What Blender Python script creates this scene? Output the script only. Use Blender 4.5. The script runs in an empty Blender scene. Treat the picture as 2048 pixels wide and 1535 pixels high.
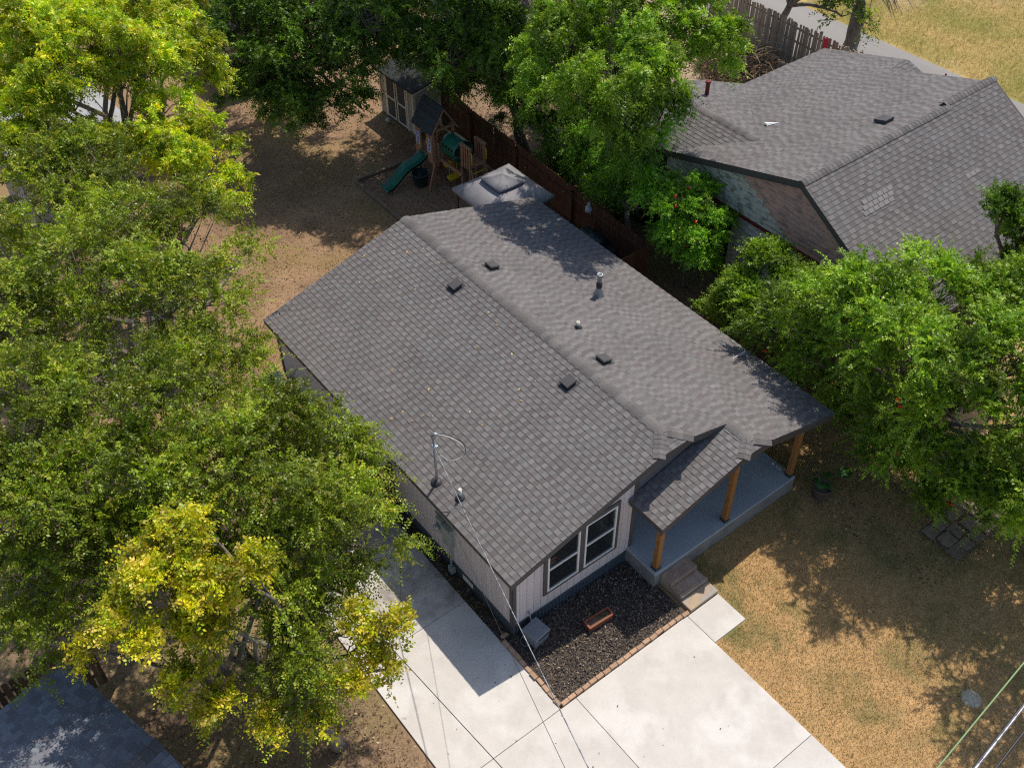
import bpy, math, random
import numpy as np
from mathutils import Matrix, Vector
random.seed(7)
R = math.radians
sc = bpy.context.scene
COL = sc.collection

# ------------------------------------------------------------------ camera, sky, sun, exposure
cam_d = bpy.data.cameras.new('camera'); cam = bpy.data.objects.new('camera', cam_d); COL.objects.link(cam)
cam_d.sensor_width = 36.0; cam_d.lens = 2087.5 / 2048 * 36.0; cam_d.clip_end = 1000
CAMP = Vector((-7.763, -10.154, 20.877))
_p, _r, _y = 0.7743, -0.0063, 0.6568
fw = Vector((math.sin(_y) * math.cos(_p), math.cos(_y) * math.cos(_p), -math.sin(_p)))
r0 = Vector((math.cos(_y), -math.sin(_y), 0)); u0 = r0.cross(fw)
rt = r0 * math.cos(_r) + u0 * math.sin(_r); up = u0 * math.cos(_r) - r0 * math.sin(_r)
cam.matrix_world = Matrix(((rt.x, up.x, -fw.x, CAMP.x), (rt.y, up.y, -fw.y, CAMP.y), (rt.z, up.z, -fw.z, CAMP.z), (0, 0, 0, 1)))
sc.camera = cam
SUN = Vector((1.31, 0.54, 2.40)).normalized()
w = bpy.data.worlds.new('World'); sc.world = w; w.use_nodes = True
nt = w.node_tree; bg = nt.nodes['Background']
sky = nt.nodes.new('ShaderNodeTexSky'); sky.sky_type = 'NISHITA'; sky.sun_disc = False
sky.sun_elevation = math.asin(SUN.z); sky.sun_rotation = math.atan2(SUN.x, SUN.y)
sky.air_density = 1.0; sky.dust_density = 1.2
nt.links.new(sky.outputs[0], bg.inputs[0]); bg.inputs[1].default_value = 0.15
sl = bpy.data.lights.new('sun', 'SUN'); sl.energy = 4.4; sl.angle = R(0.53); sl.color = (1.0, 0.93, 0.82)
so = bpy.data.objects.new('sun', sl); COL.objects.link(so)
so.rotation_mode = 'QUATERNION'; so.rotation_quaternion = SUN.to_track_quat('Z', 'Y'); so.location = (20, 10, 40)
sc.view_settings.view_transform = 'Standard'; sc.view_settings.look = 'None'
sc.cycles.use_denoising = False; sc.cycles.filter_width = 1.2
sc.view_settings.exposure = 0.0; sc.view_settings.gamma = 1.0

# ------------------------------------------------------------------ helpers: materials
def mk(name, c1, c2=None, scale=5.0, rough=0.85, bump=0.0, bscale=60.0, attr=False, spec=0.3, metal=0.0,
       rnd=0.0, c3=None, s3=0.6, stretch=None, lo=0.35, hi=0.65, detail=6, transl=0.0, tcol=None, fine=0.0):
    m = bpy.data.materials.new(name); m.use_nodes = True
    t = m.node_tree; N = t.nodes; Lk = t.links; b = N['Principled BSDF']
    b.inputs['Roughness'].default_value = rough; b.inputs['Metallic'].default_value = metal
    b.inputs['Specular IOR Level'].default_value = spec
    tc = N.new('ShaderNodeTexCoord'); vec = tc.outputs['Object']
    if stretch:
        mp = N.new('ShaderNodeMapping'); mp.inputs['Scale'].default_value = stretch; Lk.new(vec, mp.inputs[0]); vec = mp.outputs[0]
    def noise(s, d=detail):
        n = N.new('ShaderNodeTexNoise'); n.inputs['Scale'].default_value = s; n.inputs['Detail'].default_value = d
        n.inputs['Roughness'].default_value = 0.62; Lk.new(vec, n.inputs['Vector']); return n
    def ramp(src, a, bb):
        r = N.new('ShaderNodeMapRange'); r.inputs[1].default_value = a; r.inputs[2].default_value = bb; Lk.new(src, r.inputs[0]); return r.outputs[0]
    def mix(f, a, bb, bt='MIX'):
        x = N.new('ShaderNodeMix'); x.data_type = 'RGBA'; x.blend_type = bt
        for s, vv in ((0, f), (6, a), (7, bb)):
            if hasattr(vv, 'links') or isinstance(vv, bpy.types.NodeSocket): Lk.new(vv, x.inputs[s])
            elif s == 0: x.inputs[0].default_value = vv
            else: x.inputs[s].default_value = (*vv, 1)
        return x.outputs[2]
    if attr:
        a = N.new('ShaderNodeAttribute'); a.attribute_name = 'Col'; col = a.outputs['Color']
        if c2: col = mix(ramp(noise(scale).outputs[0], lo, hi), col, c2, 'MULTIPLY')
    elif c2: col = mix(ramp(noise(scale).outputs[0], lo, hi), c1, c2)
    else:
        rg = N.new('ShaderNodeRGB'); rg.outputs[0].default_value = (*c1, 1); col = rg.outputs[0]
    if c3: col = mix(ramp(noise(s3, 4).outputs[0], 0.48, 0.62), col, c3)
    if fine:
        n = noise(bscale, 3); v_ = ramp(n.outputs[0], 0.25, 0.75)
        mm = N.new('ShaderNodeMapRange'); mm.inputs[3].default_value = 1 - fine; mm.inputs[4].default_value = 1 + fine; Lk.new(v_, mm.inputs[0])
        cb = N.new('ShaderNodeVectorMath'); cb.operation = 'SCALE'; Lk.new(col, cb.inputs[0]); Lk.new(mm.outputs[0], cb.inputs[3]); col = cb.outputs[0]
    if rnd:
        oi = N.new('ShaderNodeObjectInfo'); mm = N.new('ShaderNodeMapRange'); mm.inputs[3].default_value = 1 - rnd; mm.inputs[4].default_value = 1 + rnd
        Lk.new(oi.outputs['Random'], mm.inputs[0])
        cb = N.new('ShaderNodeVectorMath'); cb.operation = 'SCALE'; Lk.new(col, cb.inputs[0]); Lk.new(mm.outputs[0], cb.inputs[3]); col = cb.outputs[0]
    Lk.new(col, b.inputs['Base Color'])
    if bump:
        bn = N.new('ShaderNodeBump'); bn.inputs['Strength'].default_value = bump; bn.inputs['Distance'].default_value = 0.02
        Lk.new(noise(bscale, 4).outputs[0], bn.inputs['Height']); Lk.new(bn.outputs[0], b.inputs['Normal'])
    if transl:
        tr = N.new('ShaderNodeBsdfTranslucent'); ms = N.new('ShaderNodeMixShader'); ms.inputs[0].default_value = transl
        tm = mix(1.0, col, tcol or (1, 1, 1), 'MULTIPLY'); Lk.new(tm, tr.inputs[0])
        Lk.new(b.outputs[0], ms.inputs[1]); Lk.new(tr.outputs[0], ms.inputs[2]); Lk.new(ms.outputs[0], N['Material Output'].inputs[0])
    return m

M = {}
M['shingle'] = mk('asphalt_shingle', None, (0.86, 0.855, 0.86), 0.8, 0.95, 0.35, 160, attr=True, spec=0.15, fine=0.16)
M['cap'] = mk('ridge_shingle', (0.125, 0.112, 0.108), (0.165, 0.155, 0.15), 8, 0.95, 0.3, 160, rnd=0.2, spec=0.15, fine=0.12)
M['patch'] = mk('pale_shingle', (0.22, 0.207, 0.2), (0.195, 0.182, 0.176), 8, 0.95, rnd=0.08)
M['fascia'] = mk('taupe_paint', (0.085, 0.074, 0.07), (0.10, 0.09, 0.086), 4, 0.7)
M['siding'] = mk('pale_mauve_siding', (0.62, 0.545, 0.53), (0.56, 0.49, 0.475), 2.5, 0.75, 0.15, 40, rnd=0.05, stretch=(1, 1, 0.35))
M['groove'] = mk('siding_groove', (0.17, 0.15, 0.155))
M['skirt'] = mk('blue_grey_skirting', (0.055, 0.072, 0.088), (0.075, 0.09, 0.105), 6, 0.6)
M['white'] = mk('white_vinyl', (0.78, 0.76, 0.71), (0.7, 0.68, 0.64), 10, 0.5)
M['glass'] = mk('window_glass', (0.018, 0.022, 0.024), None, 5, 0.04, spec=0.6)
M['cedar'] = mk('cedar_post', (0.40, 0.19, 0.06), (0.22, 0.095, 0.03), 9, 0.65, 0.2, 30, stretch=(6, 6, 0.8))
M['iron'] = mk('dark_metal', (0.03, 0.03, 0.032), (0.045, 0.045, 0.05), 9, 0.55, spec=0.5)
M['galv'] = mk('galvanised_metal', (0.42, 0.43, 0.44), (0.32, 0.33, 0.34), 12, 0.45, metal=0.6)
M['boxgreen'] = mk('grey_green_enamel', (0.30, 0.33, 0.30), (0.25, 0.28, 0.26), 7, 0.5)
M['porch'] = mk('blue_grey_porch_paint', (0.40, 0.43, 0.45), (0.34, 0.37, 0.39), 1.6, 0.7, c3=(0.43, 0.46, 0.48), s3=0.8, fine=0.06)
M['porchside'] = mk('stained_porch_concrete', (0.30, 0.285, 0.265), (0.22, 0.20, 0.185), 2.5, 0.9, 0.3, 40)
M['step'] = mk('brown_step_concrete', (0.40, 0.275, 0.20), (0.28, 0.185, 0.135), 5, 0.9, 0.4, 40, c3=(0.40, 0.31, 0.25), s3=2)
M['sandstone'] = mk('sandstone', (0.46, 0.35, 0.24), (0.36, 0.26, 0.18), 4, 0.9, 0.4, 30, c3=(0.36, 0.33, 0.30), s3=3)
M['concrete'] = mk('pale_concrete', (0.59, 0.55, 0.505), (0.50, 0.465, 0.425), .9, 0.9, 0.12, 50, rnd=0.02, c3=(0.63, 0.595, 0.555), s3=0.7, fine=0.07)
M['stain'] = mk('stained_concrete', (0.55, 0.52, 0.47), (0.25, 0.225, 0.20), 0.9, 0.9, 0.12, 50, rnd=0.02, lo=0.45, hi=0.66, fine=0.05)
M['joint'] = mk('joint_dirt', (0.24, 0.205, 0.165), (0.14, 0.115, 0.09), 6)
M['edge_brick'] = mk('tan_edging_brick', (0.48, 0.31, 0.20), (0.37, 0.23, 0.15), 9, 0.9, 0.4, 40, rnd=0.14)
M['mulch'] = mk('black_mulch', (0.055, 0.044, 0.038), (0.12, 0.095, 0.078), 22, 0.95, 0.8, 40)
M['chip'] = mk('mulch_chip', None, None, attr=True, rough=0.9)
M['dirt'] = mk('bare_dirt', (0.28, 0.18, 0.11), (0.18, 0.12, 0.075), 0.45, 0.95, 0.6, 14, c3=(0.24, 0.18, 0.085), s3=0.18, fine=0.28)
M['lawn'] = mk('dry_lawn', (0.52, 0.32, 0.145), (0.42, 0.265, 0.115), 1.3, 0.95, 0.6, 45, c3=(0.20, 0.175, 0.065), s3=0.42, fine=0.25)
M['backyard'] = mk('backyard_dirt', (0.34, 0.215, 0.125), (0.21, 0.13, 0.078), 0.7, 0.95, 0.6, 18, c3=(0.25, 0.17, 0.075), s3=0.25, fine=0.28)
M['sand'] = mk('sandy_lot', (0.44, 0.32, 0.21), (0.34, 0.24, 0.16), 0.8, 0.95, 0.5, 14, fine=0.2)
M['field'] = mk('dry_field', (0.40, 0.275, 0.10), (0.22, 0.20, 0.045), 0.35, 0.95, 0.5, 6, c3=(0.42, 0.31, 0.17), s3=0.14, fine=0.35)
M['road'] = mk('worn_asphalt', (0.285, 0.265, 0.25), (0.235, 0.22, 0.21), 0.5, 0.95, 0.2, 30, stretch=(1, 0.15, 1), fine=0.08)
M['barkchip'] = mk('playground_bark', (0.33, 0.205, 0.125), (0.20, 0.125, 0.08), 9, 0.95, 0.9, 26, fine=0.35)
M['grass'] = mk('grass_blade', None, None, attr=True, rough=0.8, transl=0.25)
M['leaf'] = mk('leaf', None, None, attr=True, rough=0.45, spec=0.4, transl=0.31, tcol=(1.35, 1.38, 0.35))
M['litter'] = mk('dry_leaf', None, None, attr=True, rough=0.85)
M['bark'] = mk('grey_bark', (0.30, 0.255, 0.215), (0.16, 0.13, 0.11), 7, 0.95, 0.9, 22, stretch=(2, 2, 0.5))
M['twig'] = mk('grey_twig', (0.25, 0.21, 0.175), (0.16, 0.13, 0.105), 8, 0.9)
M['fence'] = mk('dark_stained_cedar', (0.135, 0.058, 0.028), (0.085, 0.035, 0.018), 4, 0.8, 0.3, 30, rnd=0.22, stretch=(4, 4, 0.6))
M['fence_old'] = mk('weathered_picket', (0.17, 0.11, 0.07), (0.10, 0.065, 0.04), 4, 0.9, 0.3, 30, rnd=0.25, stretch=(4, 4, 0.6))
M['slat'] = mk('weathered_slat', (0.42, 0.34, 0.25), (0.30, 0.24, 0.18), 3, 0.9, rnd=0.2)
M['cream'] = mk('cream_trim', (0.74, 0.67, 0.53), (0.66, 0.59, 0.47), 5, 0.8)
M['shedwall'] = mk('taupe_shed_panel', (0.50, 0.42, 0.35), (0.43, 0.36, 0.30), 5, 0.85)
M['sheddark'] = mk('charcoal_door_panel', (0.065, 0.062, 0.066), (0.085, 0.08, 0.082), 5, 0.8)
M['blackshingle'] = mk('black_shingle', (0.028, 0.030, 0.034), (0.045, 0.046, 0.05), 8, 0.95)
M['tan'] = mk('tan_siding', (0.52, 0.42, 0.30), (0.46, 0.37, 0.265), 3, 0.85, rnd=0.05)
M['playwood'] = mk('playset_cedar', (0.42, 0.225, 0.13), (0.31, 0.16, 0.095), 5, 0.8, 0.2, 30, stretch=(3, 3, 1))
M['playroof'] = mk('playset_roof_board', (0.035, 0.045, 0.052), (0.05, 0.06, 0.066), 5, 0.8, rnd=0.15)
M['green_plastic'] = mk('green_plastic', (0.008, 0.115, 0.075), (0.012, 0.14, 0.09), 4, 0.35, spec=0.5)
M['yellow_plastic'] = mk('yellow_plastic', (0.72, 0.47, 0.02), None, 4, 0.4, spec=0.5)
M['canvas'] = mk('grey_canopy_fabric', (0.27, 0.26, 0.275), (0.22, 0.215, 0.23), 2.2, 0.85, 0.2, 12)
M['tarp'] = mk('dark_green_cover', (0.018, 0.035, 0.036), (0.025, 0.045, 0.046), 5, 0.4, spec=0.5)
M['blue'] = mk('blue_enamel', (0.02, 0.075, 0.5), None, 4, 0.35, spec=0.5)
M['rubber'] = mk('black_rubber', (0.02, 0.02, 0.022), None, 4, 0.7)
M['bag'] = mk('white_plastic_bag', (0.62, 0.64, 0.68), (0.5, 0.52, 0.56), 14, 0.5)
M['grey_plastic'] = mk('grey_plastic', (0.215, 0.23, 0.245), (0.19, 0.205, 0.22), 5, 0.55)
M['redwood'] = mk('red_stained_wood', (0.30, 0.10, 0.055), (0.22, 0.07, 0.04), 8, 0.7, stretch=(1, 4, 4))
M['soil'] = mk('dry_soil', (0.22, 0.16, 0.11), (0.13, 0.09, 0.065), 30, 0.95, 0.6, 60)
M['pot'] = mk('brown_pot', (0.16, 0.115, 0.095), (0.12, 0.085, 0.075), 6, 0.7)
M['bigleaf'] = mk('broad_leaf', (0.035, 0.13, 0.022), (0.06, 0.18, 0.03), 5, 0.4, transl=0.3, tcol=(1.2, 1.2, 0.5))
M['stone'] = mk('flagstone', (0.30, 0.22, 0.16), (0.21, 0.15, 0.105), 5, 0.9, 0.4, 30, rnd=0.16)
M['cable'] = mk('black_cable', (0.025, 0.025, 0.03), None, 4, 0.5, spec=0.4)
M['alcable'] = mk('aluminium_cable', (0.5, 0.5, 0.52), (0.12, 0.12, 0.13), 9, 0.4, metal=0.5)
M['greencable'] = mk('green_wire', (0.22, 0.32, 0.14), None, 4, 0.5)
M['pinkwall'] = mk('peeling_pink_paint', (0.70, 0.40, 0.32), (0.62, 0.34, 0.27), 5, 0.9, 0.2, 30, c3=(0.36, 0.25, 0.215), s3=2.6, stretch=(1, 1, 3.5))
M['greenwall'] = mk('peeling_pale_green_paint', (0.70, 0.65, 0.54), (0.60, 0.56, 0.47), 5, 0.9, 0.2, 30, c3=(0.27, 0.255, 0.23), s3=3.2, stretch=(1, 1, 3.5), lo=.3, hi=.7)
M['rust'] = mk('rusty_pipe', (0.20, 0.045, 0.03), (0.14, 0.03, 0.02), 9, 0.8)
M['metalroof'] = mk('pale_metal_roof', (0.40, 0.40, 0.405), (0.34, 0.34, 0.345), 3, 0.5, metal=0.2)
M['timber'] = mk('landscape_timber', (0.24, 0.175, 0.115), (0.15, 0.11, 0.075), 5, 0.9)
M['red'] = mk('trumpet_flower_red', (0.72, 0.055, 0.015), (0.6, 0.09, 0.02), 9, 0.5, rnd=0.2)
M['redplastic'] = mk('red_plastic', (0.6, 0.04, 0.07), None, 4, 0.5)
M['paper'] = mk('white_paper', (0.8, 0.8, 0.78), None, 4, 0.8)
M['ant'] = mk('pale_ant_mound', (0.60, 0.52, 0.40), (0.46, 0.39, 0.28), 12, 0.95, 0.8, 40, fine=.2)
M['brush'] = mk('dead_branch', (0.34, 0.24, 0.145), (0.22, 0.15, 0.09), 6, 0.9)
M['dark'] = mk('dark_interior', (0.02, 0.018, 0.016))

# ------------------------------------------------------------------ helpers: geometry
class MB:
    def __init__(s): s.v = []; s.f = []; s.c = []
    def add(s, vs, fs, col=None):
        b = len(s.v); s.v.extend([tuple(x) for x in vs]); s.f.extend([tuple(b + i for i in f) for f in fs])
        s.c.extend([col or (1, 1, 1)] * len(vs)); return s
    def box(s, x0, x1, y0, y1, z0, z1, col=None):
        return s.hexa([(x0, y0, z0), (x1, y0, z0), (x1, y1, z0), (x0, y1, z0), (x0, y0, z1), (x1, y0, z1), (x1, y1, z1), (x0, y1, z1)], col)
    def hexa(s, p, col=None):
        return s.add(p, [(0, 3, 2, 1), (4, 5, 6, 7), (0, 1, 5, 4), (1, 2, 6, 5), (2, 3, 7, 6), (3, 0, 4, 7)], col)
    def prism(s, pts, d):
        n = len(pts); q = [tuple(Vector(p) + Vector(d)) for p in pts]
        return s.add(list(pts) + q, [tuple(range(n)), tuple(range(2 * n - 1, n - 1, -1))] + [(i, i + n, (i + 1) % n + n, (i + 1) % n) for i in range(n)])
    def beam(s, a, b, wd, h, upv=(0, 0, 1)):
        a = Vector(a); b = Vector(b); d = (b - a).normalized(); x = d.cross(Vector(upv))
        if x.length < 1e-4: x = d.cross(Vector((1, 0, 0)))
        x.normalize(); y = x.cross(d); x *= wd / 2; y *= h / 2
        return s.hexa([a - x - y, a + x - y, b + x - y, b - x - y, a - x + y, a + x + y, b + x + y, b - x + y])
    def tube(s, pts, rad, n=8, caps=True, col=None):
        pts = [Vector(p) for p in pts]; k = len(pts)
        if not hasattr(rad, '__len__'): rad = [rad] * k
        vs = []; prev = None
        for i, p in enumerate(pts):
            t = (pts[min(i + 1, k - 1)] - pts[max(i - 1, 0)]).normalized()
            a = prev - t * prev.dot(t) if prev is not None else t.cross(Vector((0.13, 0.3, 1)) if abs(t.z) < .95 else Vector((1, 0.1, 0)))
            a.normalize(); prev = a; b = t.cross(a)
            vs += [p + (a * math.cos(2 * math.pi * j / n) + b * math.sin(2 * math.pi * j / n)) * rad[i] for j in range(n)]
        fs = [(i * n + j, i * n + (j + 1) % n, (i + 1) * n + (j + 1) % n, (i + 1) * n + j) for i in range(k - 1) for j in range(n)]
        if caps: fs += [tuple(range(n - 1, -1, -1)), tuple(range((k - 1) * n, k * n))]
        return s.add(vs, fs, col)
    def lathe(s, c, prof, n=16):
        c = Vector(c); vs = [c + Vector((r * math.cos(2 * math.pi * j / n), r * math.sin(2 * math.pi * j / n), z)) for r, z in prof for j in range(n)]
        k = len(prof)
        fs = [(i * n + j, i * n + (j + 1) % n, (i + 1) * n + (j + 1) % n, (i + 1) * n + j) for i in range(k - 1) for j in range(n)]
        fs += [tuple(range(n - 1, -1, -1)), tuple(range((k - 1) * n, k * n))]
        return s.add(vs, fs)
    def mesh(s, name, origin=(0, 0, 0), colors=False):
        me = bpy.data.meshes.new(name); o = Vector(origin)
        me.from_pydata([tuple(Vector(x) - o) for x in s.v], [], s.f)
        if colors:
            a = me.color_attributes.new('Col', 'FLOAT_COLOR', 'POINT')
            a.data.foreach_set('color', np.array([(*c, 1) for c in s.c], dtype=np.float32).ravel())
        me.update(); return me

def link(name, me, mat=None, parent=None, loc=(0, 0, 0), mw=None):
    o = bpy.data.objects.new(name, me); COL.objects.link(o)
    if mat is not None and me is not None and not me.materials: me.materials.append(M[mat] if isinstance(mat, str) else mat)
    mw = mw if mw is not None else Matrix.Translation(loc)
    if parent is not None:
        o.parent = parent
        acc = Matrix.Identity(4); q = parent
        while q is not None: acc = q.matrix_basis @ acc; q = q.parent
        o.matrix_basis = acc.inverted() @ mw
    else: o.matrix_basis = mw
    return o
def tag(o, label, cat, group=None, kind=None):
    if label: o['label'] = label
    if cat: o['category'] = cat
    if group: o['group'] = group
    if kind: o['kind'] = kind
    return o
def smooth(pts, n=6):
    P_ = [Vector(p) for p in pts]; out = []
    for i in range(len(P_) - 1):
        p0, p1, p2, p3 = P_[max(i - 1, 0)], P_[i], P_[i + 1], P_[min(i + 2, len(P_) - 1)]
        for k in range(n):
            t = k / n; out.append(.5 * ((2 * p1) + (p2 - p0) * t + (2 * p0 - 5 * p1 + 4 * p2 - p3) * t * t + (3 * p1 - p0 - 3 * p2 + p3) * t ** 3))
    return out + [P_[-1]]
def thing(name, label, cat, loc=(0, 0, 0), group=None):
    e = bpy.data.objects.new(name, None); COL.objects.link(e); e.location = loc; e.matrix_basis = Matrix.Translation(loc)
    e.empty_display_size = 0.3
    return tag(e, label, cat, group)
def part(name, mb, mat, parent, smooth=False, origin=None, bevel=0, label=None):
    if origin is None:
        a = np.array(mb.v); origin = tuple((a.min(0) + a.max(0)) / 2)
    me = mb.mesh(name, origin); o = link(name, me, mat, parent, origin)
    if smooth: me.shade_smooth()
    if bevel:
        bv = o.modifiers.new('bevel', 'BEVEL'); bv.width = bevel; bv.segments = 2; bv.limit_method = 'ANGLE'
    if label: o['label'] = label
    return o
def single(name, mb, mat, label, cat, loc, group=None, smooth=False, bevel=0):
    o = part(name, mb, mat, None, smooth, loc, bevel); return tag(o, label, cat, group)
def struct(name, mb, mat, z=None):
    o = part(name, mb, mat, None); o['kind'] = 'structure'; return o
def fastmesh(name, V, F, C=None):
    V = np.asarray(V, np.float32); F = np.asarray(F, np.int32); me = bpy.data.meshes.new(name)
    me.vertices.add(len(V)); me.vertices.foreach_set('co', V.ravel())
    k = F.shape[1]; me.loops.add(F.size); me.loops.foreach_set('vertex_index', F.ravel())
    me.polygons.add(len(F)); me.polygons.foreach_set('loop_start', np.arange(0, F.size, k, dtype=np.int32))
    if C is not None:
        a = me.color_attributes.new('Col', 'FLOAT_COLOR', 'POINT')
        a.data.foreach_set('color', np.c_[C, np.ones(len(C))].astype(np.float32).ravel())
    me.update(calc_edges=True); return me

# ------------------------------------------------------------------ setting: ground, lawns, road, driveway
def sheet(name, pts, z, mat):
    return struct(name, MB().add([(x, y, z) for x, y in pts], [tuple(range(len(pts)))]), mat)
sheet('ground', [(-300, -300), (300, -300), (300, 300), (-300, 300)], -0.03, 'dirt')
sheet('front_lawn', [(3.6, -40), (60, -40), (60, 1.2), (9.4, 1.2), (8.4, 0.3), (3.6, 0.3)], -0.012, 'lawn')
sheet('backyard', [(-9, 9), (11.6, 9), (12.2, 30), (-9, 40)], -0.02, 'backyard')
sheet('playground_bed', [(7.2, 11), (11.45, 11), (11.6, 18.3), (7.25, 18.3)], -0.008, 'barkchip')
sheet('neighbour_lot', [(19.0, 10.5), (26.4, 8), (26.4, 40), (20.5, 40), (18.2, 16)], -0.022, 'sand')
sheet('road', [(26.4, -80), (30.7, -80), (30.7, 200), (26.4, 200)], -0.016, 'road')
sheet('field', [(30.7, -80), (300, -80), (300, 200), (30.7, 200)], -0.019, 'field')
drive = struct('driveway', MB().box(-3.0, 3.7, -30, -1.9, -0.06, -0.004).box(-2.95, -0.12, -1.87, 5.0, -0.06, -0.004).box(3.78, 4.72, -2.74, -1.9, -0.06, -0.004), 'joint')
def slab(x0, x1, y0, y1, mat='concrete'):
    part('concrete_slab', MB().box(x0, x1, y0, y1, -0.05, 0.02), mat, drive, bevel=0.008)
G = 0.0055
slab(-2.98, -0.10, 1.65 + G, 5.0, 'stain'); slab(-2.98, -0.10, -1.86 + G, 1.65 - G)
for (x0, x1) in ((-3.02, 0.34), (0.34, 3.73)):
    for (y0, y1) in ((-5.6, -1.86), (-9.4, -5.6), (-30, -9.4)):
        slab(x0 + G, x1 - G, y0 + G, y1 - G)
slab(3.73 + G, 4.74, -2.76, -1.88)
# mulch bed
struct('mulch_bed', MB().box(0.0, 3.78, -1.76, 0.25, -0.04, 0.0).box(-0.1, 0.2, 0.25, 5.0, -0.04, -0.002), 'mulch')
rng = np.random.default_rng(3)
def scatter_flat(n, region, z, size, cols, rng, tilt=0.5, name='chip', aspect=0.4, zj=0.01):
    x = rng.uniform(region[0], region[1], n); y = rng.uniform(region[2], region[3], n)
    a = rng.uniform(0, 6.283, n); L = size * rng.uniform(0.5, 1.5, n); W_ = L * aspect * rng.uniform(0.6, 1.4, n)
    d = np.c_[np.cos(a), np.sin(a), rng.normal(0, tilt, n)]; e = np.c_[-np.sin(a), np.cos(a), rng.normal(0, tilt, n)]
    c = np.c_[x, y, z + rng.uniform(0.004, 0.004 + zj, n) + np.abs(d[:, 2]) * L * .5]
    d = d * (L / 2)[:, None]; e = e * (W_ / 2)[:, None]
    V = np.stack([c - d, c - e * .9, c + d, c + e], 1).reshape(-1, 3)
    F = np.arange(n * 4).reshape(-1, 4)
    C = np.repeat(np.array(cols)[rng.integers(0, len(cols), n)] * rng.uniform(.7, 1.25, (n, 1)), 4, 0)
    return V, F, C
def stuff(name, parts, mat, label=None, cat=None, parent=None):
    Vs, Fs, Cs = [], [], []; b = 0
    for V, F, C in parts: Vs.append(V); Fs.append(F + b); Cs.append(C); b += len(V)
    o = link(name, fastmesh(name, np.concatenate(Vs), np.concatenate(Fs), np.concatenate(Cs)), mat, parent)
    return tag(o, label, cat, None, 'stuff')
MC = [(.05, .04, .034), (.085, .068, .056), (.15, .118, .094), (.24, .185, .14), (.05, .043, .042)]
stuff('mulch_chip', [scatter_flat(9000, (0.06, 3.74, -1.7, 0.2), 0.0, 0.055, MC[:5], rng, .5, zj=.03, aspect=.35),
                     scatter_flat(260, (0.06, 3.74, -1.7, 0.15), 0.02, 0.05, [(.42, .3, .14), (.35, .22, .09), (.5, .45, .36)], rng, .3),
                     scatter_flat(120, (2.6, 3.7, -1.3, 0.1), 0.02, 0.04, [(.5, .5, .47), (.4, .4, .36)], rng, .3),
                     scatter_flat(1300, (-0.1, 0.2, 0.2, 5.0), 0.0, 0.06, [(.06, .045, .03), (.12, .085, .05), (.2, .14, .07), (.04, .03, .025)], rng, .5)],
      'chip', 'loose dark mulch chips and dry leaves in the bed under the windows', 'mulch')
# edging bricks (one low border, each brick a part)
edging = thing('brick_edging', 'row of tan bricks edging the dark mulch bed along the driveway', 'edging', (0, -1.8, 0))
bm = MB().box(-0.098, 0.098, -0.05, 0.05, -0.04, 0.075).mesh('brick'); bm.materials.append(M['edge_brick'])
def brick(x, y, a):
    o = link('brick', bm, None, edging, mw=Matrix.Translation((x, y, random.uniform(-.012, .012))) @ Matrix.Rotation(a + random.gauss(0, .05), 4, 'Z') @ Matrix.Rotation(random.gauss(0, .04), 4, 'X') @ Matrix.Scale(random.uniform(.93, 1.02), 4))
    bv = o.modifiers.new('bevel', 'BEVEL'); bv.width = 0.012; bv.segments = 2
for i in range(19): brick(0.08 + i * 0.202, -1.80 + random.gauss(0, .012), 0)
for i in range(10): brick(-0.05 + random.gauss(0, .01), -1.70 + i * 0.203, math.pi / 2)
brick(0.06, 0.33, 0)

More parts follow.
